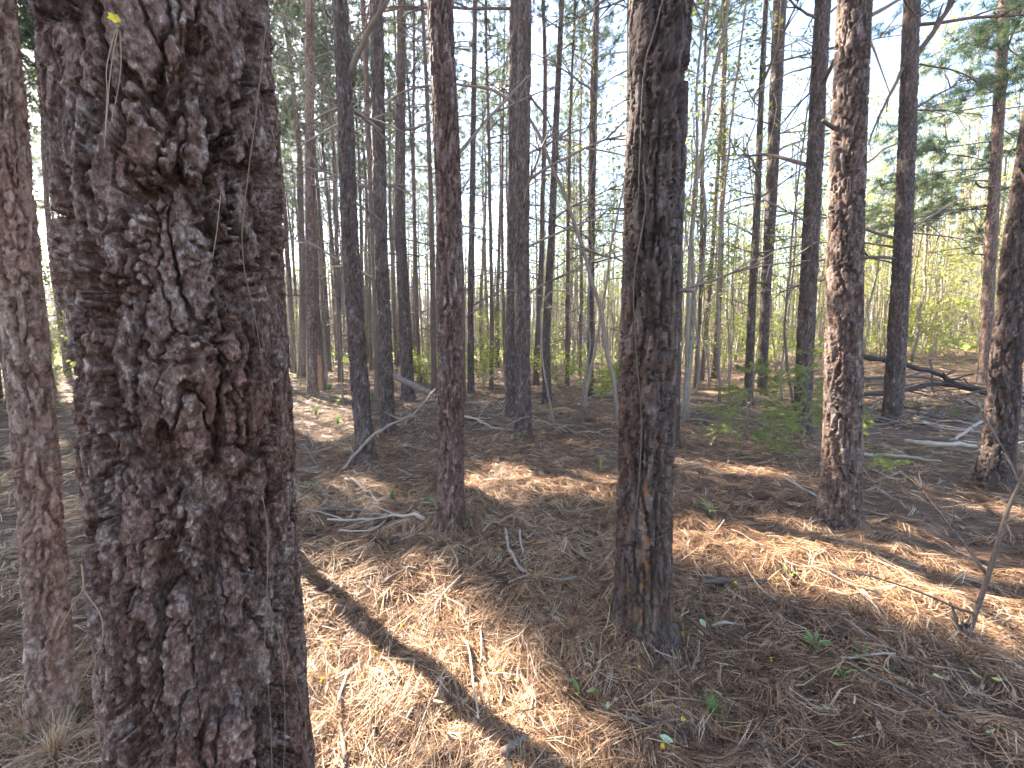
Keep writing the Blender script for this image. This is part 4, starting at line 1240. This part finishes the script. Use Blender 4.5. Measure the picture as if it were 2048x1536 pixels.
px_branch(T19, [(1668, 258), (1655, 248), (1646, 240)], -0.05, 0.016, 0.013, 0.1, 0, 9)
px_branch(T19, [(1722, 335), (1760, 305), (1795, 286)], 0.2, 0.010, 0.006, 0.3, 0, 10)
px_branch(T19, [(1735, 35), (1800, 0), (1850, -30)], 0.4, 0.016, 0.008, 0.2, 4, 11)
px_branch(T2, [(700, 150), (720, 95), (750, 40), (790, -20)], -0.3, 0.03, 0.022, 0.3, 3, 12)
px_branch(T2, [(712, 405), (735, 420), (760, 440)], -0.2, 0.012, 0.007, 0.2, 1, 13)
px_branch(T3, [(755, 20), (735, -10), (710, -40)], -0.3, 0.02, 0.012, 0.2, 2, 14)
px_branch(T5, [(915, 310), (965, 250), (1030, 180), (1060, 150)], 1.5, 0.014, 0.008, 0.35, 3, 15)
px_branch(T6, [(1030, 190), (1000, 180), (960, 150)], -0.4, 0.012, 0.005, 0.3, 4, 16)
px_branch(T6, [(1060, 190), (1100, 250), (1120, 330)], 0.3, 0.018, 0.008, 0.3, 4, 17)
px_branch(T22, [(1988, 372), (1965, 375), (1950, 368)], -0.1, 0.012, 0.008, 0.1, 1, 18)
px_branch(T16, [(1520, 215), (1500, 190), (1470, 120)], -0.2, 0.016, 0.008, 0.4, 4, 19)
px_branch(T17, [(1545, 270), (1600, 200), (1640, 100)], -0.2, 0.016, 0.008, 0.3, 5, 20)
px_branch(T6b, [(1015, 772), (990, 750), (975, 760)], -0.5, 0.012, 0.006, 0.9, 4, 21)
px_branch(T6b, [(1012, 820), (985, 800), (960, 830)], -0.4, 0.012, 0.006, 0.9, 5, 22)
# live boughs of the pale sunlit pine
def live_boughs():
    tree, ax = T21
    rr = np.random.default_rng(71)
    for k in range(30):
        z = rr.uniform(4.4, 10.8); c = ax.at(z); a = rr.uniform(0, 6.28)
        d = np.array([math.cos(a), math.sin(a) * 0.9, rr.uniform(-0.1, 0.3)]); L = rr.uniform(1.4, 3.4)
        ln = branch_lines(c, d, L, 0.022, rr, 0.15, 8)
        add_branch(tree, ln, M_TWIG, 0.2, 4, 'bough')
        cp, cd = [], []
        for Q, _ in ln:
            m = 4
            i = rr.integers(1, len(Q), m); cp.append(Q[i] + rr.normal(0, 0.13, (m, 3)))
            cd.append((Q[i] - Q[np.maximum(i - 1, 0)]) / (np.linalg.norm(Q[i] - Q[np.maximum(i - 1, 0)], axis=1)[:, None] + 1e-6) + rr.normal(0, 0.3, (m, 3)))
        o = link('needles', crown_mesh(([], np.concatenate(cp), np.concatenate(cd)), None, 'needles'), tree, -np.array(tree.location))
live_boughs()

# ------------------------------------------------------------------ shrubs, cedar, seedlings, grass
def shrub(px, py, h, w, label, seed, nst=9, leaf=0.085, group=None, per=18, mat=None, tone=(0.3, 1.0)):
    b = on_ground(px, py); rr = np.random.default_rng(seed + 7000)
    t = thing('leafy_shrub', label, 'shrub', b, group)
    lf = []
    for k in range(nst):
        a = rr.uniform(0, 6.28); d = np.array([math.cos(a) * w * 0.5, math.sin(a) * w * 0.5, h * rr.uniform(0.6, 1.0)])
        L = np.linalg.norm(d)
        ln = branch_lines(b + rr.normal(0, 0.05, 3) * [1, 1, 0] - [0, 0, .03], d, L, 0.007, rr, 0.1, 5, 0.12)
        add_branch(t, ln, M_TWIG, rr.uniform(0.2, 0.7), 4, 'stem')
        for Q, _ in ln:
            lf.append(Q[rr.integers(1, len(Q), per)] + rr.normal(0, 0.07, (per, 3)))
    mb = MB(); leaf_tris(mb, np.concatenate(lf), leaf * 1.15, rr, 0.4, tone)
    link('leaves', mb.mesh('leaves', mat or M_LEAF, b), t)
    return t
shrub(965, 775, 1.9, 1.5, 'bright yellow-green shrub behind the dead white twigs', 1, mat=M_LEAF_LIT)
shrub(850, 765, 1.7, 1.6, 'light green shrub between the knobbly pine and reddish-brown pine', 2, mat=M_LEAF_LIT)
shrub(1120, 775, 1.5, 1.6, 'pale green spreading shrub below the hooped sapling', 3, mat=M_LEAF_LIT)
shrub(1195, 800, 1.3, 1.1, 'small yellow-green shrub at the leaning sapling', 4, 7, mat=M_LEAF_LIT)
shrub(975, 740, 4.2, 2.0, 'tall feathery green young tree behind the shrubs', 5, 12, 0.08, mat=M_LEAF_LIT)
shrub(1070, 745, 3.0, 2.2, 'hazy green thicket bush behind the tight pine pair', 6, 10, 0.08, mat=M_LEAF_LIT)
shrub(1440, 765, 3.4, 2.4, 'fresh green young tree glowing between grey saplings', 7, 12, 0.08, mat=M_LEAF_LIT)
shrub(1560, 760, 3.0, 2.2, 'fresh green bush behind the cedar sapling', 8, 10, 0.08, mat=M_LEAF_LIT)
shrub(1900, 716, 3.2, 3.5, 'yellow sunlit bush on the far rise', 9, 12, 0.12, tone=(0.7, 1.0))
shrub(600, 742, 5.0, 1.6, 'slim bright green young tree by the massive trunk', 10, 9, 0.08, mat=M_LEAF_LIT)
shrub(100, 800, 4.6, 2.0, 'yellow-green young tree seen between the two close trunks', 11, 12, 0.09, mat=M_LEAF_LIT)
shrub(1750, 722, 2.6, 3.0, 'green bush behind the tall dark pine', 12, 10, 0.10, mat=M_LEAF_LIT)
rr = np.random.default_rng(33)
for j in range(26):
    px = rr.uniform(1380, 2048); py = rr.uniform(702, 730)
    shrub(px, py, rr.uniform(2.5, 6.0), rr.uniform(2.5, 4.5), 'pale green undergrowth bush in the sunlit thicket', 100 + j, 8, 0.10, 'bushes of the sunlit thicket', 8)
for j in range(9):
    px = rr.uniform(700, 1330); py = rr.uniform(728, 748)
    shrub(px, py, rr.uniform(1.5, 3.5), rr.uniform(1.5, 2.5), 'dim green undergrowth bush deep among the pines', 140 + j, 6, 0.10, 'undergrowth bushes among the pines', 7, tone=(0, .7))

def cedar(px, py, h, spread, label, seed, lean=0.0, nb=26):
    b = on_ground(px, py); rr = np.random.default_rng(seed + 9000)
    t = thing('cedar_sapling', label, 'tree', b)
    n = 10; u = np.linspace(0, 1, n)
    P = b + np.column_stack([lean * u * h + 0.03 * np.sin(u * 5), 0 * u, u * h]); P[0, 2] -= 0.04
    mb = MB(); tube(mb, P, np.linspace(0.014, 0.004, n), 6, 0.3); link('trunk', mb.mesh('trunk', M_TWIG, b), t)
    mb = MB(); mw = MB()
    for k in range(nb):
        uu = rr.uniform(0.2, 1.0); c = np.array([np.interp(uu, u, P[:, i]) for i in range(3)])
        a = rr.uniform(0, 6.28); L = spread * (1.15 - uu) * rr.uniform(0.6, 1.1)
        d = np.array([math.cos(a), math.sin(a), rr.uniform(0.0, 0.45)])
        for Q, R in branch_lines(c, d, L, 0.004, rr, 0.12, 6, 0.05):
            tube(mw, Q, R, 3, 0.4, False)
            dq = Q[-1] - Q[0]; dq /= np.linalg.norm(dq) + 1e-9
            m = int(22 + 55 * L)
            f = rr.uniform(0.1, 1, m) * (len(Q) - 1); i = f.astype(int).clip(0, len(Q) - 2)
            C = Q[i] + (Q[i + 1] - Q[i]) * (f - i)[:, None]
            dd = dq * 0.8 + rr.normal(0, 0.6, (m, 3)) * [1, 1, 0.5]; dd /= np.linalg.norm(dd, axis=1)[:, None]
            s = np.cross(dd, rr.normal(size=(m, 3))); s /= np.linalg.norm(s, axis=1)[:, None]
            l = rr.uniform(0.02, 0.06, m)[:, None]
            V = np.stack([C - s * 0.0035, C + s * 0.0035, C + dd * l], 1)
            mb.add(V.reshape(-1, 3), None, np.arange(m * 3).reshape(m, 3), np.repeat(rr.random(m), 3))
    o = link('branches', mw.mesh('branches', M_TWIG, b), t); o['kind'] = 'stuff'
    link('crown', mb.mesh('crown', M_CEDAR, b, False), t)
cedar(1476, 914, 1.3, 1.0, 'feathery green cedar sapling with a thin crooked stem', 1, 0.16, 40)
cedar(1600, 892, 1.4, 0.95, 'wispy cedar sapling wrapped around the foot of a dark pine', 2, 0.05, 36)
cedar(1712, 960, 0.62, 0.4, 'small cedar sprig tucked behind the sunlit pine', 3, 0.1, 14)

def leaf_mesh(L, w, curl, tone, mat, name, seed):
    n = 7; u = np.linspace(0, 1, n); rr = np.random.default_rng(seed)
    wd = w * np.sin(np.pi * np.clip(u, 0.02, 0.99)) ** 0.8 * (1 - 0.25 * u)
    x = (u - 0.5) * L; z = curl * L * (2 * u - 1) ** 2
    V = np.concatenate([np.column_stack([x, -wd / 2, z + wd * 0.35]), np.column_stack([x, 0 * x, z]), np.column_stack([x, wd / 2, z + wd * 0.35])])
    q = [[i, i + 1, n + i + 1, n + i] for i in range(n - 1)] + [[n + i, n + i + 1, 2 * n + i + 1, 2 * n + i] for i in range(n - 1)]
    return make_mesh(name, V, q, None, True, {'tone': np.full(len(V), tone)}, mat)
LEAVES = [(1773, 1363, .05, .020, .8, 'small yellow-green leaf curled on the shaded straw'), (1650, 1438, .055, .03, 1.0, 'pale mint-green leaf lying on the shaded straw'),
          (1672, 1512, .075, .014, .72, 'narrow yellowish leaf half under needles'), (1978, 1487, .075, .016, .8, 'long narrow lime leaf on the dark straw'),
          (1990, 1378, .035, .02, .65, 'small yellow leaf near the splintered stump'), (1872, 1372, .04, .022, .6, 'crumpled yellow leaf before the splintered stump'),
          (1215, 1432, .04, .022, .9, 'small round green leaf near the two-leaved seedling'), (1180, 1322, .06, .016, .5, 'pale dry leaf below the resin-streaked pine'),
          (1197, 1345, .05, .02, .45, 'folded tan leaf below the resin-streaked pine'), (932, 1425, .06, .035, .3, 'curled tan leaf at the end of the trunk shadow'),
          (775, 1316, .05, .02, .35, 'tan leaf on the edge of the trunk shadow'), (660, 1195, .06, .03, .3, 'brown cupped leaf in the trunk shadow'),
          (1755, 1475, .05, .022, .33, 'grey flaky leaf beside the mint-green leaf'), (1730, 1450, .045, .02, .33, 'grey curled chip beside the mint-green leaf'),
          (1332, 1502, .055, .035, .95, 'dull green leaf behind a yellow blossom'), (1950, 1370, .08, .02, .5, 'long tan leaf beside the splintered stump'),
          (1060, 1155, .035, .025, .4, 'pale round leaf at the end of the curved weathered stick'), (862, 1008, .05, .03, .95, 'grey-green leaf by the reddish-brown pine'),
          (1405, 1263, .05, .04, .95, 'blue-green leaf in front of the resin-streaked pine')]
rr = np.random.default_rng(12)
for j, (px, py, L, w, tn, lb) in enumerate(LEAVES):
    p = on_ground(px, py)
    o = link('fallen_leaf', leaf_mesh(L * 0.85, w * 0.8, 0.16, tn, M_FALLEN, 'fallen_leaf', j), None, (p[0], p[1], p[2] + 0.045))
    o.rotation_euler = (rr.normal(0, 0.3), rr.normal(0, 0.25), rr.uniform(0, 6.28)); tag(o, lb, 'leaf')
def blossom_mesh(seed):
    mb = MB(); rr = np.random.default_rng(seed)
    for k in range(5):
        a = k * 1.2566; c, s = math.cos(a), math.sin(a); d = np.array([c, s, 0]); n = np.array([-s, c, 0])
        V = [[0, 0, 0], d * .008 + n * .006 + [0, 0, .006], d * .015 + [0, 0, .004 + rr.uniform(0, .005)], d * .008 - n * .006 + [0, 0, .006]]
        mb.add(V, [[0, 1, 2, 3]], None, rr.uniform(0.4, 1))
    tube(mb, np.array([[0, 0, 0], [0.004, 0, -0.012], [0.012, 0, -0.02]]), [0.005, 0.004, 0.002], 5, 0.3)
    return mb.mesh('blossom', M_YELLOW)
BL = [blossom_mesh(k) for k in range(3)]
bl_px = [(1363, 1278), (1541, 1331), (1277, 1350), (1328, 1346), (1326, 1512), (1524, 1502), (750, 1318), (722, 1164), (907, 1448), (645, 1373), (998, 1357), (1365, 1455), (1555, 1165), (1470, 1175), (1505, 1165), (720, 1375),
         (1070, 1160), (1230, 1310), (940, 1240), (803, 1262), (1032, 1375), (660, 1300), (1940, 1075), (1800, 1185), (1215, 958), (1590, 968), (1010, 1250), (1600, 1120), (670, 1120)]
for j, (px, py) in enumerate(bl_px):
    p = on_ground(px, py)
    o = link('yellow_blossom', BL[j % 3], None, (p[0], p[1], p[2] + 0.035)); s = rr.uniform(0.5, 0.9); o.scale = (s, s, s)
    o.rotation_euler = (rr.normal(0, 0.7), rr.normal(0, 0.7), rr.uniform(0, 6.28)); tag(o, 'fallen yellow trumpet blossom on the pine straw', 'flower', 'fallen yellow blossoms')

def blades(name, px, py, n, L, w, spread, label, cat, seed, mat=None, tone=(0, 1), group=None, lift=0.02):
    b = on_ground(px, py); b[2] += lift; rr = np.random.default_rng(seed + 11000); mb = MB()
    for k in range(n):
        a = rr.uniform(0, 6.28); d = np.array([math.cos(a), math.sin(a), 0]); l = L * rr.uniform(0.6, 1.1); sp = spread * rr.uniform(0.2, 1)
        s = np.array([-math.sin(a), math.cos(a), 0]) * w * 0.5; u = [0, .4, .75, 1]
        C = [rr.normal(0, .006, 3) * [1, 1, 0] + d * l * sp * t ** 1.5 + np.array([0, 0, 1]) * l * math.sqrt(max(0.05, 1 - sp * sp)) * (t - 0.18 * sp * t * t) for t in u]
        V = np.concatenate([[c - s * (1 - .8 * t), c + s * (1 - .8 * t)] for c, t in zip(C, u)])
        mb.add(V, [[0, 1, 3, 2], [2, 3, 5, 4], [4, 5, 7, 6]], None, rr.uniform(*tone))
    return tag(link(name, mb.mesh(name, mat or M_GRASS), None, b), label, cat, group)
blades('pine_seedling', 1425, 1437, 70, 0.105, 0.0028, 0.9, 'bright green pine seedling tuft poking out of the straw', 'seedling', 1)
blades('grass_tuft', 676, 852, 60, 0.24, 0.012, 0.8, 'sunlit green grass tuft before the leaning brown pine', 'grass tuft', 2)
blades('grass_tuft', 632, 832, 50, 0.22, 0.012, 0.8, 'green grass tuft close to the reddish far pines', 'grass tuft', 3)
blades('grass_tuft', 660, 782, 60, 0.3, 0.02, 0.8, 'green grass tuft by the stripped snag', 'grass tuft', 4)
blades('grass_tuft', 745, 798, 50, 0.28, 0.02, 0.8, 'green grass tuft behind the leaning brown pine', 'grass tuft', 5)
blades('grass_tuft', 785, 1002, 70, 0.12, 0.004, 0.9, 'dull olive grass tuft behind the bleached forked branch', 'grass tuft', 6, tone=(0, .4))
blades('grass_tuft', 1200, 945, 12, 0.22, 0.006, 0.4, 'few thin yellow blades in front of the sunny mid patch', 'grass tuft', 7, tone=(.8, 1))
blades('grass_tuft', 1920, 1325, 40, 0.15, 0.003, 0.9, 'dry brown tuft around the splintered stump', 'grass tuft', 8, M_LITTER, (0.2, .8))
for j, (px, py, n) in enumerate(((1560, 1010, 90), (1440, 985, 90), (770, 1090, 70), (1710, 1240, 80), (1140, 1275, 70), (990, 930, 60), (1850, 990, 70), (60, 1490, 200), (110, 1520, 160))):
    blades('straw_tuft', px, py, n, 0.13 if j < 7 else 0.17, 0.003, 1.0, 'shaggy clump of dead straw standing above the litter' if j < 7 else 'pale dry straw heaped around the slim reddish pine', 'straw clump', 30 + j, M_LITTER, (0.15, .75) if j < 7 else (0.5, 1),
           'straw clumps on the litter' if j < 7 else 'straw heaped at the slim reddish pine')

def leafy(px, py, n, L, w, label, seed, h=0.06, tone=(0.2, 0.8), up=0.5):
    b = on_ground(px, py); b[2] += 0.015; rr = np.random.default_rng(seed + 12000)
    t = thing('seedling', label, 'plant', b)
    for k in range(n):
        a = k * 6.283 / n + rr.normal(0, 0.3); hh = h * rr.uniform(0.5, 1.1)
        st = np.array([[0, 0, 0], [0.3 * L * math.cos(a), 0.3 * L * math.sin(a), hh]])
        mb = MB(); tube(mb, b + st, [0.0015, 0.001], 4, 0.4); link('stem', mb.mesh('stem', M_GRASS, b), t)
        o = link('leaf', leaf_mesh(L * rr.uniform(.8, 1.1), w, 0.1, rr.uniform(*tone), M_GRASS, 'leaf', k), t, tuple(st[1] + [0.5 * L * math.cos(a), 0.5 * L * math.sin(a), 0.25 * L * up]))
        o.rotation_euler = (rr.normal(0, .2), -up * rr.uniform(.4, 1.2), a)
leafy(1163, 1408, 3, 0.055, 0.024, 'two-leaved green seedling standing in the dappled straw', 1, 0.05, (0.4, 0.7), 0.9)
leafy(1630, 1308, 9, 0.05, 0.02, 'low bright green seedling cluster on the shaded straw', 2, 0.05)
leafy(1724, 1330, 4, 0.04, 0.016, 'faint green sprig beyond the low green cluster', 3, 0.04)
leafy(1684, 1368, 4, 0.035, 0.015, 'tiny green sprig between fallen leaves', 4, 0.03)
leafy(1418, 1040, 6, 0.07, 0.026, 'sunlit lime seedling above the sunlit strip', 5, 0.12, (0.8, 1))
leafy(1575, 1160, 5, 0.05, 0.02, 'olive seedling at the edge of the sunlit strip', 6, 0.05, (0.2, .6))
leafy(1045, 882, 5, 0.07, 0.03, 'tiny pale plant at the foot of the front pine', 7, 0.10, (0.9, 1))
leafy(865, 1012, 3, 0.06, 0.03, 'grey-green sprout at the reddish-brown pine', 8, 0.05, (0.3, .5))
leafy(1740, 950, 6, 0.06, 0.02, 'green sprout behind the sunlit pine', 9, 0.12, (0.2, .6))
leafy(625, 985, 8, 0.08, 0.02, 'dark green sprig by the massive trunk', 10, 0.08, (0, .2))

# ------------------------------------------------------------------ things caught on the trunks
def on_trunk(ax, px, py, out=0.0):
    r0 = ray(px, py); o = np.array([0, 0, CAMZ]); tt = ax.at(CAMZ)[1] * 0.9
    for _ in range(6):
        z = CAMZ + r0[2] * tt; C = ax.at(z)[:2]; R = float(ax.r(z)) + out
        A = r0[0] ** 2 + r0[1] ** 2; Bq = -2 * (r0[:2] @ C); Q = C @ C - R * R
        disc = Bq * Bq - 4 * A * Q
        tt = (-Bq - math.sqrt(disc)) / (2 * A) if disc > 0 else (r0[:2] @ C) / A
    return o + r0 * tt
def strand(ax, path, r0, label, name='dry_vine', cat='vine', out=0.02, tone=0.5, group=None, mat=None, seed=0):
    P = spline(np.array([on_trunk(ax, px, py, out) for px, py in path]), 8 * len(path))
    P = wob(P, r0 * 0.8, 30, seed)
    mb = MB(); tube(mb, P, np.linspace(r0, r0 * 0.7, len(P)), 5, tone)
    return tag(link(name, mb.mesh(name, mat or M_STRAND, P[0]), None, P[0]), label, cat, group)
A0 = T0[1]
strand(A0, [(537, 0), (528, 90), (515, 200), (503, 300), (490, 400), (484, 470), (490, 545), (504, 610), (518, 680), (525, 740)], 0.00105, 'long grey vine strand climbing the massive trunk', seed=1, tone=0.25, out=0.022)
strand(A0, [(524, 990), (535, 1060), (534, 1180), (530, 1290), (540, 1420), (545, 1560)], 0.00082, 'thin tan vine strand low on the massive trunk', seed=2, tone=0.4, out=0.022)
strand(A0, [(552, 1250), (565, 1320), (570, 1450), (566, 1560)], 0.00075, 'thin brown vine strand near the sunlit edge of the massive trunk', seed=3, tone=0.4, out=0.022)
strand(A0, [(560, 1250), (585, 1340), (608, 1420), (618, 1540)], 0.00075, 'thin vine strand slanting down the edge of the massive trunk', seed=4, tone=0.4, out=0.022)
strand(A0, [(441, 390), (436, 440), (428, 500), (424, 515)], 0.00060, 'short pale needle stuck to the massive trunk', 'caught_needle', 'needle', seed=5, tone=0.8, out=0.024)
strand(A0, [(232, 60), (214, 130), (214, 200), (209, 296)], 0.00068, 'tan pine needle dangling from the blossom on the massive trunk', 'caught_needle', 'needle', seed=6, tone=0.85, out=0.03, group='needles dangling from the blossom')
strand(A0, [(236, 60), (224, 120), (216, 200), (211, 270)], 0.00068, 'tan pine needle dangling from the blossom on the massive trunk', 'caught_needle', 'needle', seed=7, tone=0.75, out=0.034, group='needles dangling from the blossom')
strand(A0, [(240, 62), (242, 130), (232, 200), (219, 255)], 0.00068, 'tan pine needle dangling from the blossom on the massive trunk', 'caught_needle', 'needle', seed=8, tone=0.55, out=0.03, group='needles dangling from the blossom')
strand(A0, [(163, 1130), (166, 1175), (140, 1220), (122, 1256)], 0.00090, 'pale straw blade bent across the gap beside the massive trunk', 'caught_straw', 'straw', seed=9, tone=0.95, out=0.03)
strand(A0, [(168, 1180), (200, 1230), (205, 1280), (180, 1330), (155, 1375), (152, 1415)], 0.00082, 'curling pale straw blade on the shaded edge of the massive trunk', 'caught_straw', 'straw', seed=10, tone=0.7, out=0.03)
p = on_trunk(A0, 229, 38, 0.03)
o = link('yellow_blossom', BL[0], None, tuple(p)); o.rotation_euler = (1.5, 0.2, 0.5); o.scale = (0.5, 0.45, 0.35)
tag(o, 'withered yellow blossom caught high on the massive trunk', 'flower')
A12 = T12[1]
strand(A12, [(1325, 0), (1310, 60), (1292, 120), (1284, 200), (1280, 300), (1276, 420)], 0.004, 'dark woody vine winding up the resin-streaked pine', seed=11, tone=0.0, out=0.012, mat=M_TWIG)
strand(A12, [(1286, 330), (1290, 420), (1268, 560), (1272, 700), (1283, 850), (1275, 1000)], 0.003, 'brown vine descending over the resin streak', seed=12, tone=0.15, out=0.012, mat=M_TWIG)
A17 = T17[1]
strand(A17, [(1562, 0), (1556, 80), (1540, 160), (1553, 210), (1540, 280), (1520, 340)], 0.012, 'pale climbing vine twisted round the straight pine', seed=13, tone=0.8, out=0.02, mat=M_TWIG)

# ------------------------------------------------------------------ straw against the pine feet, ground cover
rr = np.random.default_rng(91)
for (tree, ax) in HERO[:8]:
    c = ax.at(ax.z0); R = float(ax.r(ax.z0 + 0.05)); mb = MB()
    n = int(260 * (R / 0.15) + 60)
    a = rr.uniform(0, 6.283, n); d = R * rr.uniform(0.95, 1.9, n)
    x, y = c[0] + d * np.cos(a), c[1] + d * np.sin(a)
    V, q, tr = ribbons(np.column_stack([x, y]), a + rr.normal(0, 0.9, n), rr.uniform(0.07, 0.17, n), np.full(n, 0.003), rr.normal(0, 0.1, n), rr.uniform(0.03, 0.11, n) * (1.9 * R / (d + R)), rr.uniform(0.005, 0.04, n), ground_z, rr.normal(0, 0.5, n))
    mb.add(V, q, tr, np.repeat(rr.beta(1.5, 1.7, n), 5))
    o = link('straw_collar', mb.mesh('straw_collar', M_LITTER, smooth=False))
    tag(o, 'loose straw drifted around the foot of a large pine', 'needles', kind='stuff')
mb = MB(); n = 16000
az = np.radians(rr.uniform(-60, 60, n)); d = np.sqrt(rr.uniform(9.5 ** 2, 45 ** 2, n)); x, y = d * np.sin(az), d * np.cos(az)
k = fbm(np.column_stack([x * 0.25, y * 0.25, 0 * x]), 3, 7) + 0.12 * (az > 0.35) > 0.06
x, y, d = x[k], y[k], d[k]; n = len(x)
leaf_tris(mb, np.column_stack([x, y, ground_z(x, y) + rr.uniform(0.02, 0.22, n)]), 0.10, rr, 0.35, (0, 1.0))
tag(link('ground_cover', mb.mesh('ground_cover', M_LEAF, smooth=False)), 'low green seedlings and leaves sprinkled over the far floor', 'ground cover', kind='stuff')

# ------------------------------------------------------------------ thin sunlit haze between the trunks
def build_haze():
    x0, x1, y0, y1, z0, z1 = -194, 194, -192, 197, -3.5, 23.5
    V = [(x, y, z) for z in (z0, z1) for y in (y0, y1) for x in (x0, x1)]
    Fq = [(0, 2, 3, 1), (4, 5, 7, 6), (0, 1, 5, 4), (2, 6, 7, 3), (0, 4, 6, 2), (1, 3, 7, 5)]
    m = bpy.data.materials.new('thin_haze'); m.use_nodes = True
    nt = m.node_tree; nt.nodes.remove(nt.nodes['Principled BSDF'])
    v = nt.nodes.new('ShaderNodeVolumePrincipled')
    v.inputs['Density'].default_value = 0.002; v.inputs['Color'].default_value = (0.93, 0.95, 1.0, 1); v.inputs['Anisotropy'].default_value = 0.5
    nt.links.new(v.outputs[0], nt.nodes['Material Output'].inputs['Volume'])
    o = link('haze', make_mesh('haze', V, Fq, None, False, None, m))
    tag(o, 'thin bright haze hanging between the far trunks', 'haze', kind='stuff')
    sc.cycles.volume_bounces = 0
build_haze()

# tangles of dead twigs on the floor between the pines
rr = np.random.default_rng(123)
for j, (px, py) in enumerate(((1000, 815), (975, 835), (820, 845), (860, 830), (700, 800), (1100, 850), (1140, 870), (930, 860), (1260, 850), (1420, 850), (1545, 880), (650, 860), (1760, 800), (1830, 810), (1850, 830), (1890, 800), (1900, 840), (1930, 820), (1960, 850), (1990, 815), (2020, 840), (1800, 850), (1740, 830), (2040, 870))):
    b = on_ground(px, py); t = thing('twig_tangle', 'tangle of dead bleached twigs on the floor between the pines' if j < 12 else 'tangle of fine dead twigs in the brush pile', 'twigs', b, 'tangles of dead twigs' if j < 12 else 'twig tangles of the brush pile')
    for k in range(5 if j < 12 else 12):
        a = rr.uniform(0, 6.283); d = np.array([math.cos(a), math.sin(a), rr.uniform(0.15, 0.8)])
        add_branch(t, branch_lines(b + rr.normal(0, 0.12, 3) * [1, 1, 0] + [0, 0, 0.02], d, rr.uniform(0.4, 1.1), 0.009, rr, 0.45, 4, 0.12), None, rr.uniform(0.1, 1.0), 4, 'twig')

mb = MB(); n = 26000
az = np.radians(rr.uniform(-64, 64, n)); d = np.sqrt(rr.uniform(24 ** 2, 100 ** 2, n)); x, y = d * np.sin(az), d * np.cos(az)
leaf_tris(mb, np.column_stack([x, y, ground_z(x, y) + rr.uniform(0.0, 0.9, n) ** 1.5]), 0.42, rr, 0.5, (0, 0.6))
tag(link('far_undergrowth', mb.mesh('far_undergrowth', M_LEAF, smooth=False)), 'low tangled undergrowth covering the far forest floor', 'undergrowth', kind='stuff')
